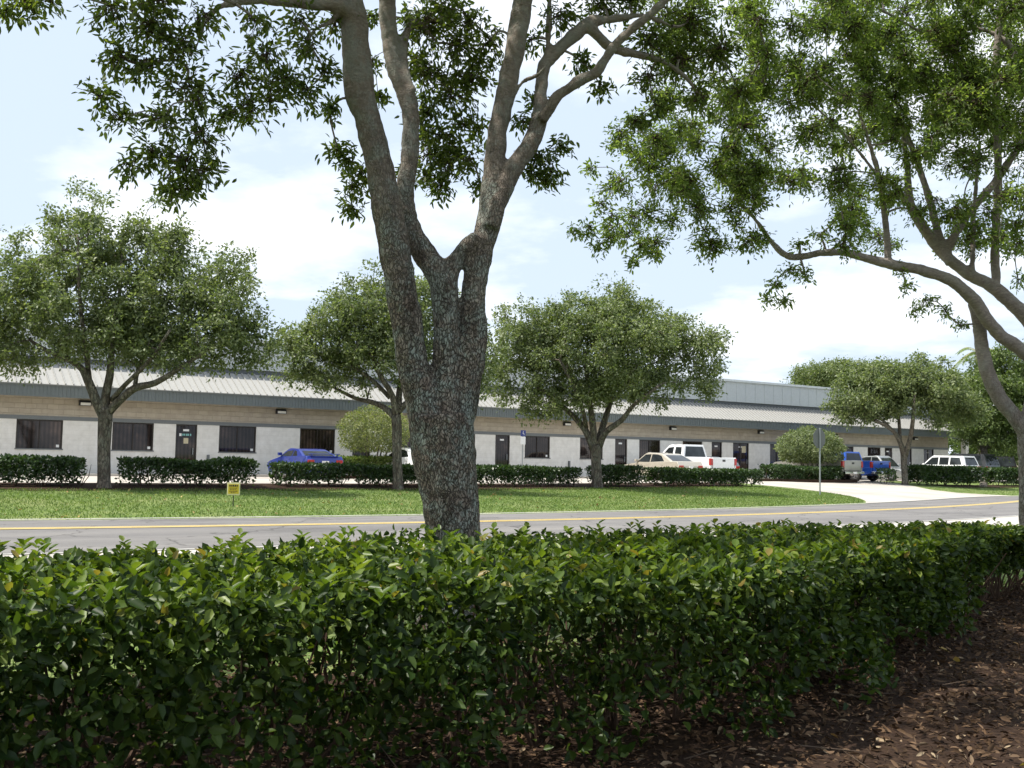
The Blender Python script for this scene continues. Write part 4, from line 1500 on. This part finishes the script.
far_tree('shade_tree', 'pale oak with a forked trunk at the right side of the driveway', g4, d4,
         [(905, 480, 3.2), (904, 465, 3), (904, 452, 3.6)],
         [[(904, 456, 3), (900, 442, 2.4), (892, 430, 2), (875, 420, 1.4)], [(905, 456, 3), (910, 440, 2.4), (913, 420, 2), (915, 395, 1.3)], [(900, 442, 2), (899, 420, 1.6), (895, 390, 1)], [(892, 430, 1.6), (880, 418, 1.3), (865, 410, 1)]],
         [(905, 388, 50, 22), (868, 398, 36, 20), (940, 396, 36, 24), (925, 368, 24, 12), (868, 376, 22, 12), (895, 372, 30, 12), (850, 412, 22, 12), (960, 412, 22, 14)],
         M['leaf_far'], 150, .19, (16, 9), (.55, .95), GV)
far_tree('shade_tree', 'darker green tree behind the far right hedge and cars', ground_at(983, 487), 74,
         [(984, 478, 3), (985, 462, 2.8), (984, 448, 3.2)],
         [[(984, 450, 2.4), (975, 435, 1.8), (960, 420, 1.2)], [(985, 450, 2.4), (990, 430, 2), (1000, 400, 1.2)], [(986, 448, 2), (1004, 436, 1.6), (1020, 425, 1.2)]],
         [(988, 398, 42, 40), (1012, 378, 36, 34), (962, 420, 24, 18), (1015, 425, 32, 22), (985, 435, 30, 14), (1040, 400, 30, 40)],
         M['leaf_far_dark'], 230, .2, (16, 9), (.6, 1.0), GV)
p6 = at(828, 440, 118)
far_tree('background_tree', 'distant tree crown showing above the roof behind the building', (p6[0], p6[1], .4), 118,
         [(828, 440, 2), (828, 400, 1.6)], [[(828, 405, 1.4), (815, 385, .8)], [(828, 405, 1.4), (842, 380, .8)]],
         [(828, 376, 36, 12), (850, 370, 24, 9), (806, 380, 18, 8), (870, 380, 30, 14)], M['leaf_far'], 90, .3, (14, 9), (.8, 1.3), 'trees behind the building')
p7 = at(975, 460, 125)
far_tree('background_tree', 'bright green tree mass behind the right end of the building', (p7[0], p7[1], .4), 125,
         [(975, 460, 2), (975, 440, 1.6)], [[(975, 445, 1.4), (965, 435, .8)], [(975, 445, 1.4), (990, 430, .8)]],
         [(975, 446, 36, 18), (1005, 452, 24, 12), (958, 415, 26, 22), (1034, 440, 22, 22)], M['leaf_far_dark'], 90, .32, (14, 9), (.8, 1.3), 'trees behind the building')
p0 = W(-1.4, 33.3, .4)
c0 = CAMR.T @ (p0 - CAM)
x0_, y0_ = 512 + F * c0[0] / -c0[2], 384 - F * c0[1] / -c0[2]
d0_ = float(p0[1])
far_tree('shade_tree', 'oak mostly beyond the left edge of the picture', p0, d0_,
         [(x0_, y0_ - 10, 7), (x0_, y0_ - 60, 7)],
         [[(x0_, y0_ - 60, 5), (x0_ - 60, y0_ - 120, 3), (x0_ - 90, y0_ - 180, 2)], [(x0_, y0_ - 60, 5), (x0_ + 60, y0_ - 120, 3), (x0_ + 90, y0_ - 180, 2)]],
         [(x0_, y0_ - 210, 150, 80), (x0_ - 60, y0_ - 170, 90, 60), (x0_ + 95, y0_ - 190, 70, 50)], M['leaf_far'], 150, .14, (15, 9), (.5, .9), GV)


# palm far behind on the right
pp = at(977, 352, 92)
pr = empty('palm_tree', (pp[0], pp[1], .4))
tag(pr, 'palm with yellowing fronds peeking out behind the right hand limbs', 'palm')
MB().tube([(pp[0], pp[1], .2), (pp[0] + .2, pp[1], 5), (pp[0], pp[1], pp[2] - .2)], [.24, .19, .17], 10).build('trunk', M['bark_far'], pr, world=True, smooth=True)
fl = [[], [], [], [], []]
ribs = MB()
for k in range(17):
    az = k * 2.4
    el = rng.uniform(-.3, 1.0)
    P = []
    for i in range(9):
        t = i / 8
        h = math.cos(el) * t * 2.3
        P.append(pp + np.array([math.cos(az) * h, math.sin(az) * h, math.sin(el) * t * 2.3 - 1.5 * t * t]))
    ribs.tube(P, list(np.linspace(.03, .008, 9)), 4)
    for i in range(1, 9):
        t = unit(P[i] - P[i - 1])
        sd = unit(np.cross(t, [0, 0, 1]))
        for s_ in (-1, 1):
            for j in range(4):
                fl[0].append(P[i - 1] + (P[i] - P[i - 1]) * j / 4)
                fl[1].append(t * .6 + sd * s_ - np.array([0, 0, .25]))
                fl[2].append(np.array([0, 0, 1.]))
                fl[3].append(.55)
                fl[4].append(.05)
leaves_mesh('crown', *[np.array(x) for x in fl], M['leaf_light'], pr, quad=True)
ribs.build('ribs', M['tan'], pr, world=True)

# pale little building far right
hb = at(1058, 466, 140)
hh = empty('far_house', (hb[0], hb[1], .4), math.radians(10))
tag(hh, 'small pale roofed building far behind the right hand trees', 'building')
MB().box(-6, 6, 0, 9, 0, 2.7).build('wall', M['split'], hh)
MB().prism([(-.5, 2.6), (9.5, 2.6), (4.5, 4.4)], -6.5, 6.5).build('roof', M['cap'], hh)
for x_ in (-4, -1, 2.5):
    MB().box(x_, x_ + 1.4, -.04, -.003, .9, 2.1).build('window', M['glass'], hh)


# ------------------------------------------------------------------ clipped hedges along the lot
def clipped(label, poly, h, wdt, leafm, per_m=1900, leaf=.12, group='clipped hedges along the parking lot', lowgap=.24, seed=0, stems=True):
    """poly: list of world points along the hedge centre"""
    poly = [np.array(p_, float) for p_ in poly]
    root = empty('hedge', tuple(poly[0]))
    tag(root, label, 'hedge', group)
    out = [[], [], []]
    st = MB()
    for a, b in zip(poly[:-1], poly[1:]):
        ln = np.linalg.norm((b - a)[:2])
        n = int(ln * per_m * h * wdt)
        t = rng.random(n)
        side = np.array([-(b - a)[1], (b - a)[0], 0])
        side = side / np.linalg.norm(side)
        # shell-biased cross-section
        y = np.sign(rng.random(n) - .5) * rng.random(n) ** .45
        z = rng.random(n) ** .65
        top = rng.random(n) < .25
        z = np.where(top, 1 - rng.random(n) * .12, z)
        y = np.where(top, rng.random(n) * 2 - 1, y)
        q = a + (b - a) * t[:, None]
        lump = vnoise(q + z[:, None], 1.1, seed + 5)
        hh_ = h * (.88 + .22 * lump)
        ww_ = wdt / 2 * (.82 + .3 * vnoise(q * 1.7 + z[:, None] * 2, .9, seed + 9)) * np.where(z < .3, .72 + z * .9, 1.0)
        pz = z * hh_
        P = q + side * (y * ww_)[:, None]
        P[:, 2] = q[:, 2] + pz
        hole = vnoise(P, 2.2, seed + 3)
        keep = (hole > .27) | (z > .6)
        keep &= rng.random(n) < np.clip(.12 + (z - .06) / lowgap, 0, 1)
        P = P[keep]
        out[0].append(P)
        out[1].append(unit(rng.normal(size=P.shape) * .8 + np.array([0, 0, .25]) + side * (np.sign(y[keep]) * .5)[:, None]))
        out[2].append(unit(rng.normal(size=P.shape) * .7 + side * (np.sign(y[keep]) * .6)[:, None] + np.array([0, 0, .5])))
        if stems:
            for k in range(int(ln / .55)):
                tt = (k + rng.random()) / max(1, int(ln / .55))
                c = a + (b - a) * tt
                for j in range(3):
                    e = c + side * rng.normal() * wdt * .22 + (b - a) / ln * rng.normal() * .22 + np.array([0, 0, h * rng.uniform(.5, .85)])
                    st.tube([c - np.array([0, 0, .05]), (c + e) / 2 + rng.normal(size=3) * .04, e], [.016, .012, .005], 5, False)
    P, D, Nn = [np.concatenate(x) for x in out]
    L = leaf * rng.uniform(.7, 1.25, len(P))
    leaves_mesh('foliage', P, D, Nn, L, L * .55, leafm, root, quad=True)
    if stems:
        st.build('stems', M['stem'], root, world=True)
    return root


def hp(u, w_):
    v = w_ + float(off(u))
    return W(u, v, gz(u, v))


HW_ = 33.0
hl = M['leaf_hedge_far']
HH = -.15
clipped('clipped dark hedge at the left edge, left of the tree trunk', [hp(-9, HW_), hp(-2, HW_), hp(3, HW_), hp(7.5, HW_)], 0.86, 1.15, hl, seed=1)
clipped('clipped hedge right of the left tree, behind the yellow sign', [hp(8.6, HW_), hp(10.7, HW_), hp(12.75, HW_)], 0.84, 1.1, hl, seed=2)
clipped('long clipped hedge in front of the blue coupe, behind the big trunk', [hp(13.5, HW_), hp(17, HW_), hp(21, HW_ - .1), hp(26.4, HW_ - .3)], 0.73, 1.1, hl, seed=3)
clipped('short clipped hedge between the middle tree and the beige sedan', [hp(27.6, HW_ - .4), hp(30.1, HW_ - .5)], 0.84, 1.1, hl, seed=4)
clipped('clipped hedge in front of the white pickup, ending at the driveway', [hp(31.3, HW_ - .5), hp(35, HW_ - .8), hp(38.6, HW_ - 1.2)], 0.78, 1.2, hl, seed=5)
g1, g2, g3, g4_ = ground_at(914, 485), ground_at(975, 485.5), ground_at(990, 485.5), ground_at(1045, 486.5)
clipped('dark clipped hedge right of the driveway, in front of the white vehicle', [g1, (g1 + g2) / 2, g2], 1.15, 1.3, hl, 1200, .15, seed=6)
clipped('clipped hedge at the far right edge beyond the dark tree trunk', [g3, (g3 + g4_) / 2, g4_], 1.1, 1.3, hl, 1000, .16, seed=7)
clipped('small loose shrub at the foot of the forked tree by the driveway', [ground_at(878, 484), ground_at(896, 485)], .95, 1.2, hl, 300, .16, seed=8)
r1, r2 = W(45.6, 39.8, .5), W(51.0, 39.4, .5)
clipped('low clipped hedge under the right round topiary shrub', [r1, (r1 + r2) / 2, r2], .85, 1.4, M['leaf_hedge_far'], 1300, .14, 'low hedges inside the parking lot', seed=9)
r1, r2 = W(19.9, 42.6, .5), W(23.0, 42.6, .5)
clipped('low yellow green hedge under the left round shrub', [r1, r2], .98, 1.1, M['leaf_light'], 1300, .13, 'low hedges inside the parking lot', seed=10)


# ------------------------------------------------------------------ round topiary shrubs in the lot islands
def topiary(label, px, py, vplane, rx, rz, leafm, n, leaf):
    r = ray(px, py)
    c = CAM + r * (vplane / (r @ VX))
    root = empty('topiary_shrub', (c[0], c[1], .5))
    tag(root, label, 'shrub', 'round topiary shrubs in the parking lot')
    q = unit(rng.normal(size=(n, 3)))
    rad = rng.random((n, 1)) ** .28
    lump = .84 + .28 * vnoise(q * 3 + 7, 1.3, int(px))[:, None]
    P = c + q * rad * lump * np.array([rx, rx, rz])
    P = P[P[:, 2] > c[2] - rz * .72]
    L = leaf * rng.uniform(.7, 1.3, len(P))
    leaves_mesh('crown', P, rng.normal(size=P.shape) + (P - c) * .5, rng.normal(size=P.shape) * .7 + (P - c) * .6 + np.array([0, 0, .4]), L, L * .5, leafm, root, quad=True)
    st = MB()
    for k in range(6):
        a = k * 1.05
        foot = np.array([c[0] + .15 * math.cos(a), c[1] + .15 * math.sin(a), .45])
        tip = c + np.array([math.cos(a) * rx * .55, math.sin(a) * rx * .55, rng.uniform(-.1, .4) * rz])
        st.tube([foot, foot * .6 + tip * .4 + np.array([0, 0, .1]), tip], [.05, .04, .015], 6)
    st.build('trunk', M['bark_far'], root, world=True, smooth=True)
    isl = MB()
    V = [(1.5 * math.cos(k * math.pi / 12), 1.1 * math.sin(k * math.pi / 12), z_) for z_ in (.52, .60) for k in range(24)]
    return root


topiary('pale round topiary shrub in front of the offices left of the big trunk', 374, 432, 42.6, 1.75, 1.25, M['leaf_pale'], 12000, .10)
topiary('green round topiary shrub right of the white pickup, by the traffic sign', 810, 447.5, 40.6, 2.05, 1.22, M['leaf_far'], 15000, .14)
for k_, (u_, v_, rx_, rz_) in enumerate(((21.4, 42.6, 2.6, .95), (49.0, 39.7, 4.4, 1.1))):
    V = [W(u_ + rx_ * math.cos(k * math.pi / 14), v_ + rz_ * math.sin(k * math.pi / 14), z_) for z_ in (.45, .62) for k in range(28)]
    o = mesh_obj('mulch_bed', V, [tuple(range(28, 56))] + [(k, (k + 1) % 28, 28 + (k + 1) % 28, 28 + k) for k in range(28)], M['mulch'])
    tag(o, kind='structure')

# ------------------------------------------------------------------ the near hedge
hz = pw([(-6, .97), (0, .96), (6, .94), (9, .86), (11.5, .78), (13, .7)])
hf = pw([(-6, 4.1), (1, 3.85), (4.0, 3.72), (5.2, 3.95), (6.5, 4.3), (8.5, 5.15), (9.8, 5.85), (13, 6.5)])
hb_ = pw([(-6, 6.2), (5, 6.3), (8, 6.6), (13, 7.4)])
nh = empty('hedge', W(0, 5.2, 0))
tag(nh, 'large glossy leaved hedge running across the whole foreground', 'hedge')
n = 140000
u = rng.uniform(-4.2, 12.6, n)
hu = np.interp(u, [-6, 0, 6, 9, 11.5, 13], [.97, .96, .94, .86, .78, .7])
fu = np.interp(u, [-6, 1, 4.0, 5.2, 6.5, 8.5, 9.8, 13], [4.1, 3.85, 3.72, 3.95, 4.3, 5.15, 5.85, 6.5])
bu = np.interp(u, [-6, 5, 8, 13], [6.2, 6.3, 6.6, 7.4])
kind = rng.random(n)
yy = np.where(kind < .46, rng.random(n) ** 2 * .32, rng.random(n))          # front face
zt = np.where(kind < .46, rng.random(n) * .95 + .05, rng.random(n))
topm = kind > .66
zt = np.where(topm, 1 - rng.random(n) ** 1.6 * .22, zt)
Q = np.stack([u, yy * 3, zt], 1)
lump = vnoise(Q + 11, 1.5, 21) * .6 + vnoise(Q * 2.3 + 5, 1.7, 22) * .4
h_ = hu * (.86 + .24 * lump)
# the face bulges in the middle and pulls in at the foot
pull = .30 * np.clip(.42 - zt, 0, 1) + .16 * np.clip(zt - .86, 0, 1)
bul = (vnoise(np.stack([u, zt * 1.2, yy * 0], 1) + 3, 1.9, 23) - .5) * .42
vv = fu + pull + np.where(yy < .4, bul, 0) + yy * (bu - fu - pull)
zz_ = zt * h_
P = u[:, None] * UX + vv[:, None] * VX
P[:, 2] = zz_
hole = vnoise(np.stack([u, vv * .6, zz_], 1) + 2, 2.6, 24)
hole2 = vnoise(np.stack([u, vv, zz_], 1) + 9, 6.5, 27)
hole3 = vnoise(np.stack([u, vv * .25, zz_ * .8], 1) + 31, 1.7, 29)
keep = ((hole > .35 + .30 * np.clip(.6 - zt, 0, 1)) & (hole2 > .30) & ((hole3 > .36) | (zt > .70) | (rng.random(n) < .22))) | (zt > .86)
keep &= rng.random(n) < np.clip(.12 + (zz_ - .03) / .42, 0, 1)
gk = np.zeros(n)
for gc in np.arange(-3.7, 12, 1.12):
    gc = gc + rng.normal() * .14
    gk = np.maximum(gk, np.exp(-((u - gc - .18 * (vv - 5)) / .21) ** 2) * np.clip(1.25 - zz_ / rng.uniform(.36, .62), 0, 1))
keep &= rng.random(n) > gk * 1.15
keep &= ~((u > 9.5) & (zz_ < .30 + .1 * vnoise(Q, 2, 9)))
P = P[keep]
k = len(P)
fr = (yy[keep] < .3)[:, None]
fdir = np.where(fr, -VX * .8, np.zeros(3))
D = unit(rng.normal(size=(k, 3)) * .75 + fdir + np.array([0, 0, .30]))
Nn = unit(rng.normal(size=(k, 3)) * .55 + fdir * .9 + np.array([0, 0, .75]))
L = rng.uniform(.036, .080, k)
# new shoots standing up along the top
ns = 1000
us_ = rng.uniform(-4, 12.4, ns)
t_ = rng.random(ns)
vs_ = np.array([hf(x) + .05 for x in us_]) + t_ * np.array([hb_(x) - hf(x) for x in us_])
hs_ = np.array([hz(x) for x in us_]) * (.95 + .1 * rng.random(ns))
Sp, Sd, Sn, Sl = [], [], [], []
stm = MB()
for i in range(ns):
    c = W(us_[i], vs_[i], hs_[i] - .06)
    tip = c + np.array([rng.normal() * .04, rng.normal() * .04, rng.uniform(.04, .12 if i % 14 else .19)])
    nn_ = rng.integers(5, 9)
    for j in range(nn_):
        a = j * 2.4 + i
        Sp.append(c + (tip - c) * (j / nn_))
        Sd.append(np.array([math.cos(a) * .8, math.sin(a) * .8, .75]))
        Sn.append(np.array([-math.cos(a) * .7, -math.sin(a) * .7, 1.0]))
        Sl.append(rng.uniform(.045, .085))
up_ = (zt[keep] > .80) & (rng.random(k) < .32)  # share of top leaves given the paler colour as painted sunlit patches
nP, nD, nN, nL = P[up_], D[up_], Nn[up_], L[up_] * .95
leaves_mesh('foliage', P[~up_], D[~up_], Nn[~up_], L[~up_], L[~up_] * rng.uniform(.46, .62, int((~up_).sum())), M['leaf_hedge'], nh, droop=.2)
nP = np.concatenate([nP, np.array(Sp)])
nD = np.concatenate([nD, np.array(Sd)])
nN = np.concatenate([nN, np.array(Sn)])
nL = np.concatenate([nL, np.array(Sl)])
leaves_mesh('shoots_and_sunlit_leaves', nP, nD, nN, nL, nL * rng.uniform(.44, .58, len(nL)), M['leaf_hedge_new_lit'], nh, droop=.2)
for uu in np.arange(-4, 12.4, .42):
    for row in (.22, .5, .78):
        u0_ = uu + rng.normal() * .12
        v0_ = hf(u0_) + .15 + row * (hb_(u0_) - hf(u0_) - .2)
        c = W(u0_, v0_, -.03)
        for j in range(5):
            e = c + np.array([rng.normal() * .24, rng.normal() * .24, hz(u0_) * rng.uniform(.55, .95)])
            m_ = (c * .55 + e * .45) + rng.normal(size=3) * .05
            P_, R_ = smooth_path([c, m_, e], [.013, .009, .004], 3)
            stm.tube(P_, R_, 5, False)
stm.build('stems', M['stem'], nh, world=True)
